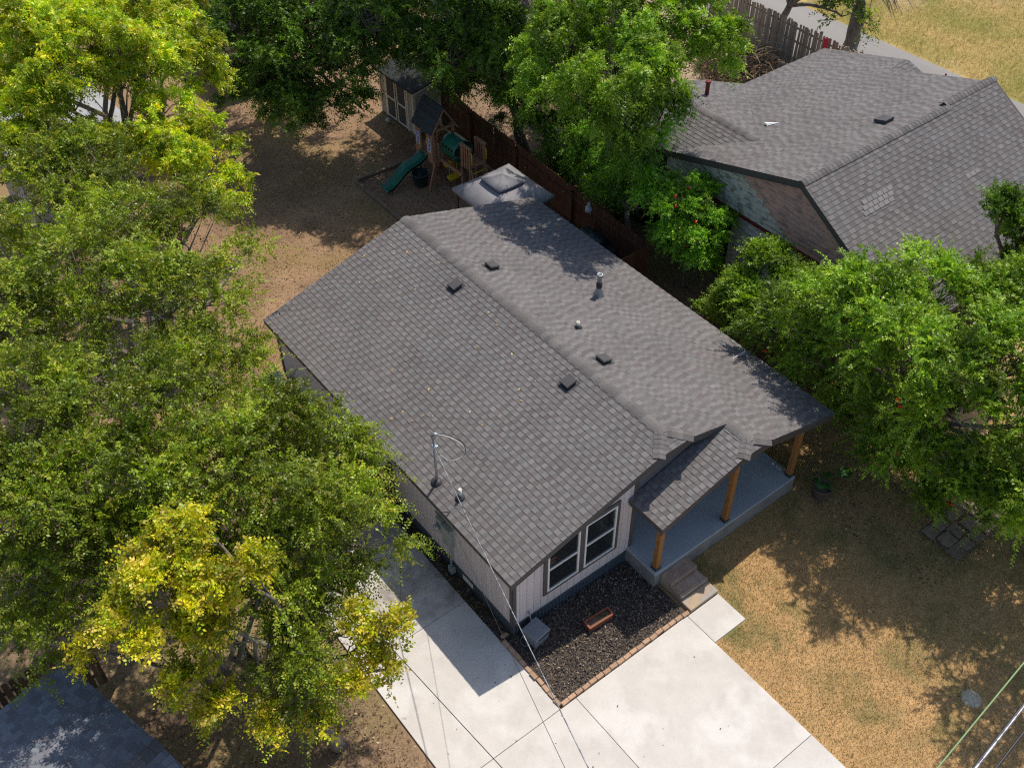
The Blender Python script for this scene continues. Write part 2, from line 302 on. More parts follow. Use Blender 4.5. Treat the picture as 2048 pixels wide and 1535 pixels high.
# ------------------------------------------------------------------ shingled roofs
def interval(poly, v):
    us = []
    n = len(poly)
    for i in range(n):
        (u1, v1), (u2, v2) = poly[i], poly[(i + 1) % n]
        if (v1 - v) * (v2 - v) < 0 or (v1 == v and v2 != v): us.append(u1 + (v - v1) / (v2 - v1) * (u2 - u1))
    us.sort(); return us
SH_L = [(0.1813, 0.1675, 0.1656), (0.1813, 0.1773, 0.1737), (0.195, 0.1812, 0.1798), (0.1716, 0.1606, 0.1586)]
SH_D = [(0.1462, 0.131, 0.1283), (0.1462, 0.1399, 0.1374), (0.156, 0.1418, 0.1394), (0.1384, 0.1221, 0.1192)]
def shingle_plane(org, ud, vd, poly, expo, tabs, pieces, tone=1.0, reg=True):
    """poly in (u, v); appends (corner matrix or None, verts, colour, keyinfo) to pieces"""
    org = Vector(org); ud = Vector(ud).normalized(); vd = Vector(vd).normalized(); nn = ud.cross(vd).normalized()
    if nn.z < 0: nn = -nn
    vmin = min(v for _, v in poly); vmax = max(v for _, v in poly)
    k = 0; v = vmin
    while v < vmax - 0.02:
        v1 = min(v + expo, vmax)
        A = interval(poly, v + 1e-4); B = interval(poly, v1 - 1e-4)
        if len(A) != len(B) or len(A) < 2:
            A = B = interval(poly, (v + v1) / 2 + 1e-5)
        if len(A) < 2: v = v1; k += 1; continue
        for q in range(0, min(len(A), len(B)) - 1, 2):
            a0, a1, b0, b1 = A[q], A[q + 1], B[q], B[q + 1]
            lo, hi = min(a0, b0), max(a1, b1)
            u = lo - random.uniform(0, .3) - (0.155 * (k % 2) if reg else 0); j = k
            while u < hi:
                wdt = random.choice(tabs); ue = u + wdt
                ca, cb = max(u, a0), min(ue, a1); da, db = max(u, b0), min(ue, b1)
                high = (j % 2 == 0); j += 1
                if cb - ca > 0.012 or db - da > 0.012:
                    ca = min(ca, a1); cb = max(cb, ca); da = min(max(da, b0), b1); db = max(db, da)
                    t = 0.016 if high else 0.010
                    tint = random.choice(SH_L if high else SH_D); sh = random.uniform(.94, 1.06) * tone
                    if random.random() < .04: sh *= random.uniform(.85, 1.15)
                    full = ca == u and cb == ue and da == u and db == ue and abs(v1 - v - expo) < 1e-6
                    pieces.append((org, ud, vd, nn, ca, cb, da, db, v, v1, t, tuple(c * sh for c in tint), full, (wdt, high, tint)))
                u = ue
        v = v1; k += 1
def shingle_verts(p):
    org, ud, vd, nn, ca, cb, da, db, v, v1, t, col, full, key = p
    P = lambda u, vv, h: org + ud * u + vd * vv + nn * h
    tp = 0.0015
    return [P(ca, v, t), P(cb, v, t), P(db, v1, tp), P(da, v1, tp), P(ca, v, -.004), P(cb, v, -.004)]
SHF = [(0, 1, 2, 3), (4, 5, 1, 0), (4, 0, 3), (5, 2, 1)]
def build_shingles(pieces, roof, n_single):
    fullp = [(((p[0] + p[1] * (p[4] + p[5]) / 2 + p[2] * p[8]) - CAMP).length, i) for i, p in enumerate(pieces) if p[12]]
    fullp.sort(); pick = set(i for _, i in fullp[:n_single]); cache = {}
    rest = MB()
    for i, p in enumerate(pieces):
        if i in pick:
            key = p[13]
            if key not in cache:
                q = (Vector((0, 0, 0)), Vector((1, 0, 0)), Vector((0, 1, 0)), Vector((0, 0, 1)), 0, key[0], 0, key[0], 0, p[9] - p[8], p[10], None, True, None)
                mb = MB().add(shingle_verts(q), SHF, key[2]); me = mb.mesh('shingle', (0, 0, 0), True); me.materials.append(M['shingle']); cache[key] = me
            org, ud, vd, nn = p[:4]; o = org + ud * p[4] + vd * p[8]
            mw = Matrix(((ud.x, vd.x, nn.x, o.x), (ud.y, vd.y, nn.y, o.y), (ud.z, vd.z, nn.z, o.z), (0, 0, 0, 1)))
            link('shingle', cache[key], None, roof, mw=mw)
        else: rest.add(shingle_verts(p), SHF, p[11])
    o = link('shingle_course', rest.mesh('shingle_course', (0, 0, 0), True), 'shingle', roof); o['kind'] = 'stuff'
capmesh = {}
def cap_mesh(drop, ln=0.2):
    key = (round(drop, 3), ln)
    if key not in capmesh:
        h = [(-.15, -drop), (-.07, -drop * .35 + .004), (0, 0.008), (.07, -drop * .35 + .004), (.15, -drop)]
        vs = [(0, y, z + .016) for y, z in h] + [(ln, y, z + .004) for y, z in h] + [(0, y, z - .004) for y, z in h]
        fs = [(i, i + 1, i + 6, i + 5) for i in range(4)] + [(i, i + 10, i + 11, i + 1) for i in range(4)]
        me = MB().add(vs, fs).mesh('ridge_cap'); me.materials.append(M['cap']); capmesh[key] = me
    return capmesh[key]
def caps(a, b, drop, roof, step=0.145, lift=0.012):
    a = Vector(a); b = Vector(b); d = (b - a); n = max(1, round(d.length / step)); d.normalize()
    y = Vector((0, 0, 1)).cross(d).normalized(); z = d.cross(y)
    for i in range(n):
        o = a + (b - a) * (i / n) + z * lift
        link('ridge_cap', cap_mesh(drop), None, roof, mw=Matrix(((d.x, y.x, z.x, o.x), (d.y, y.y, z.y, o.y), (d.z, y.z, z.z, o.z), (0, 0, 0, 1))))

# ------------------------------------------------------------------ the grey-roofed house
W, L, P, S, H = 9.37, 10.915, 0.9165, 0.2786, 2.40
XR = W / 2; ZR = H + S * XR; XP = 6.42; ZP = H + S * (W - XP); XF = 3.536; ZF = ZP - S * (XP - XF); ZB = H
YJ, A_, B_, YP = 0.5076, 0.5357, 0.4558, 0.3018
K = math.hypot(1, S)
house = thing('house', 'single-storey house with pale mauve board siding, grey-brown shingle roof and cedar-post porch', 'house', (4.7, 5.4, 0))
zl = lambda x: H + S * x
zr_ = lambda x: H + S * (W - x)
dk = (0, 0, -0.11)
pl = [(0, 0), (0, L), (XR, L), (XR, YJ), (XR - A_, 0)]
pr = [(W, -P), (W, L), (XR, L), (XR, YJ), (XR + A_, 0), (XP, 0), (XP, -P + YP), (XP + B_, -P)]
zpl = lambda x: ZP - S * (XP - x)
pp = [(XF, -P), (XF, 0.2), (XP - .02, 0.2), (XP - .02, -P + YP), (XP - B_, -P)]
deck = MB()
deck.prism([(x, y, zl(x)) for x, y in pl], dk).prism([(x, y, zr_(x)) for x, y in pr], dk).prism([(x, y, zpl(x)) for x, y in pp], dk)
deck.prism([(XR, YJ, ZR), (XR - A_, 0, ZR - S * A_), (XR + A_, 0, ZR - S * A_)], dk)
deck.prism([(XP, -P + YP, ZP), (XP - B_, -P, ZP - S * B_), (XP + B_, -P, ZP - S * B_)], dk)
roof = part('roof', deck, 'fascia', house)
# fascia boards under the roof edges
fb = MB()
def rake(a, b, off, h=0.15, t=0.03):
    a = Vector(a) + Vector(off); b = Vector(b) + Vector(off); fb.hexa([a + Vector((0, 0, -h)), b + Vector((0, 0, -h)), b + Vector((0, t, -h)), a + Vector((0, t, -h)), a, b, b + Vector((0, t, 0)), a + Vector((0, t, 0))])
o_ = (0, 0.03, -0.10)
rake((0.02, 0, H), (XR - A_, 0, zl(XR - A_)), o_); rake((XR - A_, 0, ZR - S * A_), (XR + A_, 0, ZR - S * A_), o_); rake((XR + A_, 0, zr_(XR + A_)), (XP, 0, ZP), o_)
o2 = (0, -P + 0.03, -0.10)
rake((XF + .02, 0, ZF), (XP - B_, 0, zpl(XP - B_)), o2); rake((XP - B_, 0, ZP - S * B_), (XP + B_, 0, ZP - S * B_), o2, .19); rake((XP + B_, 0, zr_(XP + B_)), (W - .02, 0, H), o2, .17)
part('fascia_board', fb, 'fascia', roof)
part('fascia_board', MB().box(0.03, 0.06, 0.03, L - .03, H - .2, H - .1), 'fascia', roof)
part('fascia_board', MB().box(XF + .03, XF + .06, -P + .03, 0.2, ZF - .2, ZF - .1), 'fascia', roof)
pieces = []; TABS = (.105, .12, .13, .145); E_ = 0.1465
shingle_plane((0, 0, H + .003), (0, 1, 0), (1, 0, S), [(y, x * K) for x, y in pl], E_, TABS, pieces)
shingle_plane((W, 0, H + .003), (0, 1, 0), (-1, 0, S), [(y, (W - x) * K) for x, y in pr], E_, TABS, pieces, 1.02)
shingle_plane((XF, 0, ZF + .003), (0, 1, 0), (1, 0, S), [(y, (x - XF) * K) for x, y in pp], E_, TABS, pieces, 1.06)
hs = (ZR - (ZR - S * A_)) / YJ; Kh = math.hypot(1, hs)
shingle_plane((XR, 0, ZR - S * A_ + .003), (1, 0, 0), (0, 1, hs), [(-A_, 0), (A_, 0), (0, YJ * Kh)], E_, TABS, pieces)
hs2 = S * B_ / YP; Kh2 = math.hypot(1, hs2)
shingle_plane((XP, -P, ZP - S * B_ + .003), (1, 0, 0), (0, 1, hs2), [(-B_, 0), (B_, 0), (0, YP * Kh2)], E_, TABS, pieces)
build_shingles(pieces, roof, 300)
caps((XR, L, ZR), (XR, YJ - .05, ZR), .042, roof)
caps((XP, 0.0, ZP), (XP, -P + YP - .04, ZP), .042, roof)
for sx in (-1, 1):
    caps((XR + sx * A_, 0, ZR - S * A_), (XR, YJ, ZR), .028, roof, .13)
    caps((XP + sx * B_, -P, ZP - S * B_), (XP, -P + YP, ZP), .03, roof, .13)
# roof vents and pipes
def box_vent(x, y, left):
    z = zl(x) if left else zr_(x); sg = 1 if left else -1
    ang = math.atan(S) * -sg
    mw = Matrix.Translation((x, y, z + .01)) @ Matrix.Rotation(ang, 4, 'Y')
    t = MB().box(-.2, .2, -.2, .2, 0, .012)
    me = t.mesh('vent_flange'); v = link('box_vent', MB().hexa([(-.13, -.13, .02), (.13, -.13, .02), (.13, .13, .02), (-.13, .13, .02), (-.15, -.15, .085), (.15, -.15, .085), (.15, .15, .085), (-.15, .15, .085)]).hexa(
        [(-.155, -.155, .085), (.155, -.155, .085), (.155, .155, .085), (-.155, .155, .085), (-.14, -.14, .11), (.14, -.14, .11), (.14, .14, .11), (-.14, .14, .11)]).mesh('box_vent'), 'sheddark', house, mw=mw)
    link('flange', me, 'iron', v, mw=mw)
for x, y, lf in ((4.13, 7.67, 1), (4.12, 3.06, 1), (5.40, 7.78, 0), (5.30, 3.15, 0)): box_vent(x, y, lf)
zf = zr_(7.34)
fl = part('flue_pipe', MB().lathe((7.34, 5.6, zf), [(.05, 0), (.05, .62)]), 'galv', house, True)
part('flashing', MB().lathe((7.34, 5.6, zf), [(.17, -.03), (.16, .03), (.075, .24), (.07, .27)]), 'galv', fl, True)
part('collar', MB().lathe((7.34, 5.6, zf), [(.08, .28), (.085, .30), (.085, .42), (.06, .44)]), 'iron', fl, True)
part('flue_cap', MB().lathe((7.34, 5.6, zf), [(.05, .44), (.062, .45), (.068, .62), (.085, .66), (.085, .71), (.055, .72), (.05, .6)]), 'galv', fl, True)
z1 = zr_(5.69); v1 = part('vent_pipe', MB().lathe((5.69, 4.55, z1), [(.045, 0), (.045, .2), (.03, .2), (.03, .1)]), 'cream', house, True)
part('pipe_boot', MB().lathe((5.69, 4.55, z1), [(.11, -.02), (.10, .02), (.055, .09)]), 'iron', v1, True)
z1 = zl(.51); v1 = part('vent_pipe', MB().lathe((.51, 2.51, z1), [(.038, 0), (.038, .3), (.024, .3), (.024, .1)]), 'white', house, True)
part('pipe_boot', MB().lathe((.51, 2.51, z1), [(.13, -.03), (.12, .02), (.05, .1)]), 'iron', v1, True)
# electric service mast
ms = part('service_mast', MB().tube([(.38, 3.25, 1.7), (.38, 3.25, 4.0)], .032, 10), 'galv', house, True)
part('weatherhead', MB().tube([(.38, 3.25, 3.96), (.38, 3.25, 4.06), (.40, 3.22, 4.12), (.45, 3.16, 4.12)], [.045, .06, .055, .03], 10), 'galv', ms, True)
part('mast_flashing', MB().lathe((.38, 3.25, zl(.38)), [(.15, -.03), (.14, .02), (.05, .08)]), 'iron', ms, True)
part('wire_clamp', MB().lathe((.38, 3.25, 3.68), [(.045, 0), (.05, .01), (.05, .05), (.045, .06)]).box(.30, .36, 3.2, 3.24, 3.69, 3.72).box(.40, .46, 3.2, 3.24, 3.69, 3.72), 'bag', ms)
for k, (dx, dy) in enumerate(((.06, -.02), (.03, -.05))):
    part('drip_loop', MB().tube(smooth([(.45, 3.16, 4.12), (.55 + dx, 3.0 + dy, 4.15), (.75 + dx, 2.75 + dy, 3.95), (.72 + dx, 2.68, 3.65), (.5, 2.85, 3.5), (.42, 3.08, 3.55)]), .009, 5), 'white' if k else 'cable', ms, True)
# walls
XW = 3.80
wall = part('wall', MB().box(.225, XW - .02, .225, L - .22, .42, 2.32).box(XW - .02, W - .22, 1.9, L - .22, .42, 2.32)
            .prism([(.225, .225, 2.3), (W - .22, .225, 2.3), (W - .22, .225, 2.33), (XR, .225, ZR - .12), (.225, .225, 2.33)], (0, .05, 0))
            .prism([(.225, L - .22, 2.3), (W - .22, L - .22, 2.3), (W - .22, L - .22, 2.33), (XR, L - .22, ZR - .12), (.225, L - .22, 2.33)], (0, -.05, 0)), 'groove', house)
bw = 0.196; SK = 0.43
n = int(round((XW - .2) / bw))
WX0, WX1, WZ0, WZ1 = 1.06, 3.28, .86, 2.54
for i in range(n):
    x0 = .2 + (XW - .2) * i / n + .005; x1 = .2 + (XW - .2) * (i + 1) / n - .005
    t0 = zl(x0) - .13; t1 = zl(x1) - .13
    part('siding_board', MB().hexa([(x0, .2, SK), (x1, .2, SK), (x1, .226, SK), (x0, .226, SK), (x0, .2, t0), (x1, .2, t1), (x1, .226, t1), (x0, .226, t0)]), 'siding', wall)
n = int(round((L - .4) / bw))
for i in range(n):
    y0 = .2 + (L - .4) * i / n + .005; y1 = .2 + (L - .4) * (i + 1) / n - .005
    part('siding_board', MB().box(.2, .226, y0, y1, SK, 2.32), 'siding', wall)
for i in range(26):
    x0 = XW + (W - .22 - XW) * i / 26
    part('siding_board', MB().box(x0 + .005, x0 + .196, 1.874, 1.9, .55, 2.6), 'siding', wall)
for i in range(8):
    y0 = .2 + 1.7 * i / 8
    part('siding_board', MB().box(XW - .02, XW + .006, y0 + .005, y0 + .208, .55, 2.6), 'siding', wall)
# corner trim, skirting
tr = lambda mb: part('corner_trim', mb, 'fascia', wall)
tr(MB().box(.18, .29, .178, .2, SK, 2.33)); tr(MB().box(.178, .2, .178, .29, SK, 2.31)); tr(MB().box(XW - .1, XW + .012, .178, .2, SK, 3.0)); tr(MB().box(.178, .2, L - .31, L - .2, SK, 2.31))
sk = part('skirting', MB().box(.215, XW - .03, .215, .24, 0, SK).box(.215, .24, .215, L - .22, 0, SK), 'skirt', house)
for i in range(34):
    x0 = .22 + i * .105
    part('skirting_rib', MB().hexa([(x0, .195, 0), (x0 + .05, .195, 0), (x0 + .065, .216, 0), (x0 - .015, .216, 0), (x0, .195, SK - .06), (x0 + .05, .195, SK - .06), (x0 + .065, .216, SK - .06), (x0 - .015, .216, SK - .06)]), 'skirt', sk)
part('skirting_rail', MB().box(.19, XW - .03, .188, .215, SK - .06, SK).box(.188, .215, .19, L - .2, SK - .06, SK), 'skirt', sk)
part('foundation_vent', MB().box(.20, .216, 1.75, 2.15, .12, .28), 'cream', sk)
# twin windows
surround = part('window_surround', MB().box(WX0, WX1, .165, .2, WZ0, WZ0 + .1).box(WX0, WX1, .165, .2, WZ1 - .02, WZ1 + .08).box(WX0, WX0 + .1, .165, .2, WZ0 + .1, WZ1 - .02).box(WX1 - .1, WX1, .165, .2, WZ0 + .1, WZ1 - .02).box(2.08, 2.24, .165, .2, WZ0 + .1, WZ1 - .02), 'fascia', house)
for x0, x1 in ((1.16, 2.08), (2.24, 3.18)):
    z0, z1, fwid = WZ0 + .1, WZ1 - .02, .045; zm = (z0 + z1) / 2
    win = part('window', MB().box(x0, x1, .15, .2, z0, z0 + fwid).box(x0, x1, .15, .2, z1 - fwid, z1).box(x0, x0 + fwid, .15, .2, z0 + fwid, z1 - fwid).box(x1 - fwid, x1, .15, .2, z0 + fwid, z1 - fwid).box(x0 + fwid, x1 - fwid, .158, .196, zm - .025, zm + .025), 'white', house)
    part('pane', MB().box(x0 + fwid, x1 - fwid, .178, .192, z0 + fwid, zm - .025), 'glass', win)
    part('pane', MB().box(x0 + fwid, x1 - fwid, .184, .196, zm + .025, z1 - fwid), 'glass', win)
# front door in the porch recess
door = part('front_door', MB().box(4.9, 5.85, 1.83, 1.874, .55, 2.55), 'sheddark', house)
part('door_handle', MB().box(5.0, 5.03, 1.79, 1.83, 1.5, 1.62), 'galv', door)
# porch
porch = part('porch_slab', MB().box(3.66, 8.55, -.80, 1.9, .0, .46), 'porchside', house)
part('porch_floor', MB().box(3.655, 8.555, -.805, 1.9, .46, .53), 'porch', porch, bevel=.01)
def post(x, zt):
    p_ = part('porch_post', MB().box(x - .07, x + .07, -.74, -.60, .56, zt), 'cedar', house, bevel=.008)
    part('post_base', MB().box(x - .085, x + .085, -.755, -.585, .53, .60), 'iron', p_)
post(3.80, ZF - .06); post(6.12, 2.98); post(8.47, H + .11)
part('porch_beam', MB().hexa([(3.72, -.72, 2.22), (XP, -.72, 2.98), (XP, -.62, 2.98), (3.72, -.62, 2.22), (3.72, -.72, 2.36), (XP, -.72, 3.1), (XP, -.62, 3.1), (3.72, -.62, 2.36)]), 'fascia', house)
part('porch_beam', MB().hexa([(XP, -.72, 2.98), (8.9, -.72, 2.30), (8.9, -.62, 2.30), (XP, -.62, 2.98), (XP, -.72, 3.1), (8.9, -.72, 2.42), (8.9, -.62, 2.42), (XP, -.62, 3.1)]), 'fascia', house)
steps = part('porch_steps', MB().box(3.86, 4.72, -1.16, -.80, 0, .37).box(3.86, 4.72, -1.50, -1.16, 0, .23), 'step', house, bevel=.02)
part('stone_tread', MB().box(3.85, 4.76, -1.86, -1.50, 0, .11), 'sandstone', steps, bevel=.015)
part('step_nosing', MB().box(3.86, 4.73, -1.53, -1.44, .19, .245), 'sandstone', steps, bevel=.015)
# electric meter
mt = part('breaker_box', MB().box(.06, .2, 2.40, 2.72, 1.08, 1.72), 'boxgreen', house, bevel=.01)
part('meter_box', MB().box(.08, .2, 2.76, 2.98, 1.3, 1.75), 'boxgreen', mt, bevel=.01)
part('meter_glass', MB().tube([(.08, 2.87, 1.5), (-.03, 2.87, 1.5)], [.085, .075], 14), 'galv', mt, True)
part('conduit', MB().tube([(.13, 2.5, 1.1), (.13, 2.5, .2)], .028, 8), 'boxgreen', mt, True)
part('conduit', MB().tube([(.38, 3.25, 1.72), (.2, 3.1, 1.7), (.14, 2.87, 1.74)], .028, 8), 'boxgreen', mt, True)
part('junction_box', MB().box(.07, .2, 2.42, 2.58, .05, .28), 'boxgreen', mt, bevel=.01)
part('spigot', MB().tube([(.62, .2, .62), (.62, .12, .62), (.62, .10, .56)], .018, 7).lathe((.62, .14, .64), [(.01, 0), (.035, .03), (.035, .045)], 8), 'galv', house)

# ------------------------------------------------------------------ things by the front of the house
hr = thing('hose_reel_box', 'square grey plastic hose reel box on the mulch below the windows', 'hose box', (.58, -.16, 0))
rm = Matrix.Translation((.58, -.16, 0)) @ Matrix.Rotation(R(8), 4, 'Z')
def rp(name, mb, mat, par, bevel=0):
    o = link(name, mb.mesh(name), mat, par, mw=rm)
    if bevel: bv = o.modifiers.new('bevel', 'BEVEL'); bv.width = bevel; bv.segments = 2
    return o
rp('body', MB().hexa([(-.21, -.2, .0), (.21, -.2, .0), (.21, .2, .0), (-.21, .2, .0), (-.235, -.225, .38), (.235, -.225, .38), (.235, .225, .38), (-.235, .225, .38)]), 'grey_plastic', hr, .015)
rp('lid', MB().hexa([(-.245, -.25, .385), (.245, -.25, .385), (.245, .235, .385), (-.245, .235, .385), (-.22, -.225, .43), (.22, -.225, .43), (.225, .215, .43), (-.225, .215, .43)]), 'grey_plastic', hr, .015)
rp('handle', MB().box(-.16, .16, -.262, -.245, .36, .385), 'iron', hr)
hs_ = MB().tube(smooth([(.62, .10, .56), (.58, .02, .45), (.40, 0.0, .25), (.30, .02, .05), (.24, -.05, .03), (.26, -.18, .03), (.36, -.24, .08), (.385, -.25, .12)]), .012, 6)
single('garden_hose', hs_, 'grey_plastic', 'thin grey hose running from the wall spigot down to the hose box', 'hose', (.4, -.1, 0), smooth=True)
pb = thing('planter_box', 'long red-brown wooden planter box lying on the dark mulch', 'planter', (2.0, -.72, 0))
rm = Matrix.Translation((2.0, -.72, 0.01)) @ Matrix.Rotation(R(-3), 4, 'Z')
for y in (-.1, .1): rp('side_board', MB().box(-.33, .33, y - .014, y + .014, 0, .17), 'redwood', pb)
for x in (-.33, .33): rp('end_board', MB().box(x - .014, x + .014, -.086, .086, 0, .168), 'redwood', pb)
rp('top_frame', MB().box(-.36, .36, -.125, -.085, .17, .19).box(-.36, .36, .085, .125, .17, .19).box(-.36, -.31, -.085, .085, .17, .19).box(.31, .36, -.085, .085, .17, .19), 'redwood', pb)
rp('soil', MB().box(-.316, .316, -.086, .086, 0, .12), 'soil', pb)
rg2 = np.random.default_rng(9)
wv = MB()
for i in range(60):
    x, y = rg2.uniform(-.05, .28), rg2.uniform(-.07, .07); a = rg2.uniform(0, 6.28); l = rg2.uniform(.03, .07)
    wv.add([(x, y, .12), (x + .008, y + .008, .12), (x + l * math.cos(a) * .6, y + l * math.sin(a) * .6, .12 + l)], [(0, 1, 2)])
rp('weed', wv, 'bigleaf', pb)

def potted(x, y):
    t = thing('potted_plant', 'large-leaved green plant in a round brown pot beside the porch', 'plant', (x, y, 0))
    part('pot', MB().lathe((x, y, 0), [(.17, 0), (.2, .05), (.245, .36), (.265, .37), (.265, .41), (.235, .41), (.225, .32)], 24), 'pot', t, True)
    part('soil', MB().lathe((x, y, .3), [(.2, 0), (.225, .05), (.05, .06)], 20), 'soil', t)
    for ang, rad, h, ls, wd in ((200, .36, .72, .2, .13), (330, .55, .85, .4, .2), (20, .2, .62, .3, .09), (100, .25, .5, .18, .1), (270, .2, .55, .2, .08)):
        a = R(ang); d = Vector((math.cos(a), math.sin(a), 0)); sd = Vector((-d.y, d.x, 0)); b = Vector((x, y, .34))
        tip = b + d * rad * .6 + Vector((0, 0, h - .34))
        part('stem', MB().tube([b + d * .03, b + d * rad * .25 + Vector((0, 0, (h - .34) * .6)), tip], [.014, .012, .009], 6), 'bigleaf', t, True)
        mb = MB(); vs = []; fs = []; nn = 7
        for i in range(nn):
            s = i / (nn - 1); ww = wd * math.sin(math.pi * min(1, s * .92 + .08)) ** .75
            c = tip + d * (s * ls - .03) + Vector((0, 0, .05 * math.sin(s * 2.2) - .10 * s * s))
            vs += [c - sd * ww + Vector((0, 0, .02)), c, c + sd * ww + Vector((0, 0, .02))]
        for i in range(nn - 1):
            for j in (0, 1): fs.append((3 * i + j, 3 * i + j + 1, 3 * i + j + 4, 3 * i + j + 3))
        part('leaf', mb.add(vs, fs), 'bigleaf', t, True)
potted(8.95, -1.40)
path = struct('stone_path', MB().box(10.0, 14.5, -4.85, -3.65, -.04, -.008), 'soil')
rgs = random.Random(5)
for i in range(10):
    for j in range(3):
        cx, cy = 10.22 + i * .42 + (j % 2) * .16 + rgs.uniform(-.03, .03), -4.62 + j * .38 + rgs.uniform(-.03, .03)
        sx, sy = rgs.uniform(.16, .2), rgs.uniform(.15, .18); q = [(cx + dx * sx * rgs.uniform(.85, 1.1), cy + dy * sy * rgs.uniform(.85, 1.1), -.02) for dx, dy in ((-1, -1), (1, -1), (1.05, 0), (1, 1), (-1, 1), (-1.05, 0))]
        part('stone', MB().prism(q, (0, 0, .035 + rgs.uniform(0, .03))), 'stone', path, bevel=.012)
single('ant_mound', MB().lathe((7.14, -7.18, -.02), [(.25, 0), (.2, .018), (.13, .03), (.05, .045), (.03, .03)], 14), 'ant', 'pale round bare mound in the dry lawn', 'mound', (7.14, -7.18, 0), smooth=True)

# ------------------------------------------------------------------ fences
def fence(name, label, pts, mat, pitch=.145, wd=.138, h=1.8, posts=True, gap=0):
    t = thing(name, label, 'fence', (*pts[0], 0))
    pm = MB().box(0, wd, 0, .018, .03, h - .03).add([(0, 0, h - .03), (wd, 0, h - .03), (wd * .8, 0, h), (wd * .2, 0, h), (0, .018, h - .03), (wd, .018, h - .03), (wd * .8, .018, h), (wd * .2, .018, h)],
        [(0, 1, 2, 3), (7, 6, 5, 4), (3, 2, 6, 7), (1, 5, 6, 2), (0, 3, 7, 4)]).mesh('picket'); pm.materials.append(M[mat])
    for (ax, ay), (bx, by) in zip(pts[:-1], pts[1:]):
        a = Vector((ax, ay, 0)); b = Vector((bx, by, 0)); ln = (b - a).length; ang = math.atan2(by - ay, bx - ax); nrm = Vector((-math.sin(ang), math.cos(ang), 0))
        for i in range(int(round(ln / pitch))):
            link('picket', pm, None, t, mw=Matrix.Translation(a + (b - a) * (i / int(round(ln / pitch))) + Vector((0, 0, random.uniform(-.015, .015)))) @ Matrix.Rotation(ang + random.gauss(0, .008), 4, 'Z') @ Matrix.Rotation(random.gauss(0, .006), 4, 'Y'))
        for z in (.4, 1.45): part('rail', MB().beam(a + nrm * .045 + Vector((0, 0, z)), b + nrm * .045 + Vector((0, 0, z)), .04, .09), mat, t)
        k = max(1, int(ln / 2.4))
        for i in range(k + 1):
            q = a + (b - a) * (i / k) + nrm * .11; part('fence_post', MB().box(q.x - .045, q.x + .045, q.y - .045, q.y + .045, -.02, h - .1), mat, t)
    return t
fence('picket_fence', 'long dark brown board fence along the side of the backyard behind the canopy', [(11.14, 7.48), (11.3, 11.2), (11.5, 14.4), (11.62, 17.2), (12.3, 23)], 'fence')
fence('picket_fence', 'short brown fence closing the gap between the house and the side fence', [(9.15, 7.46), (11.12, 7.46)], 'fence')
fence('gate_fence', 'dark brown board fence across the end of the driveway beside the house', [(-3.4, 4.95), (.18, 4.95)], 'fence')
fence('slat_fence', 'weathered brown picket fence behind the blue-grey garage roof', [(-14, 4.75), (-7.6, 4.82)], 'fence_old', .16, .12)

# ------------------------------------------------------------------ backyard
sh = thing('garden_shed', 'small taupe garden shed with cream trim and charcoal double doors', 'shed', (11.3, 20.7, 0))
x0, x1, y0, y1, hf, hb = 10.68, 11.88, 19.62, 21.95, 1.74, 1.95
part('wall', MB().hexa([(x0, y0, 0), (x1, y0, 0), (x1, y1, 0), (x0, y1, 0), (x0, y0, hf), (x1, y0, hb), (x1, y1, hb), (x0, y1, hf)]), 'shedwall', sh)
part('roof', MB().hexa([(x0 - .1, y0 - .08, hf), (x1 + .1, y0 - .08, hb + .03), (x1 + .1, y1 + .08, hb + .03), (x0 - .1, y1 + .08, hf), (x0 - .1, y0 - .08, hf + .05), (x1 + .1, y0 - .08, hb + .08), (x1 + .1, y1 + .08, hb + .08), (x0 - .1, y1 + .08, hf + .05)]), 'blackshingle', sh)
for ya, yb in ((20.1, 20.74), (20.82, 21.46)):
    d_ = part('door', MB().box(x0 - .03, x0, ya, yb, .06, hf - .08), 'sheddark', sh)
    part('door_trim', MB().box(x0 - .045, x0 - .03, ya, ya + .06, .06, hf - .08).box(x0 - .045, x0 - .03, yb - .06, yb, .06, hf - .08).box(x0 - .045, x0 - .03, ya + .06, yb - .06, .85, .93).box(x0 - .045, x0 - .03, ya + .06, yb - .06, .06, .13), 'cream', d_)
for ya in (y0, y1 - .1, 20.0, 21.48): part('trim_board', MB().box(x0 - .03, x0 - .002, ya, ya + .09, 0, hf - .01), 'cream', sh)
part('trim_board', MB().box(x0, x0 + .09, y0 - .025, y0 - .002, 0, hf), 'cream', sh); part('trim_board', MB().box(x1 - .08, x1, y0 - .025, y0 - .002, 0, hb - .02), 'cream', sh)
part('trim_board', MB().hexa([(x0 + .09, y0 - .025, hf - .1), (x1 - .08, y0 - .025, hb - .1), (x1 - .08, y0 - .002, hb - .1), (x0 + .09, y0 - .002, hf - .1), (x0 + .09, y0 - .025, hf - .01), (x1 - .08, y0 - .025, hb - .01), (x1 - .08, y0 - .002, hb - .01), (x0 + .09, y0 - .002, hf - .01)]), 'cream', sh)
ts = thing('storage_shed', 'large tan vertical-board shed at the back of the yard under dark trees', 'shed', (8.3, 29, 0))
wl = part('wall', MB().box(7.03, 9.6, 26.83, 31.3, 0, 2.3), 'shedwall', ts)
bmesh_ = MB().box(0, .018, 0, .19, 0, 2.3).mesh('board'); bmesh_.materials.append(M['tan'])
for i in range(22): link('siding_board', bmesh_, None, wl, mw=Matrix.Translation((7.01, 26.85 + i * .2, 0)))
for i in range(12): link('siding_board', bmesh_, None, wl, mw=Matrix.Translation((7.08 + i * .2, 26.828, 0)) @ Matrix.Rotation(-math.pi / 2, 4, 'Z'))
part('corner_trim', MB().box(6.98, 7.06, 26.79, 26.86, 0, 2.32), 'timber', ts)
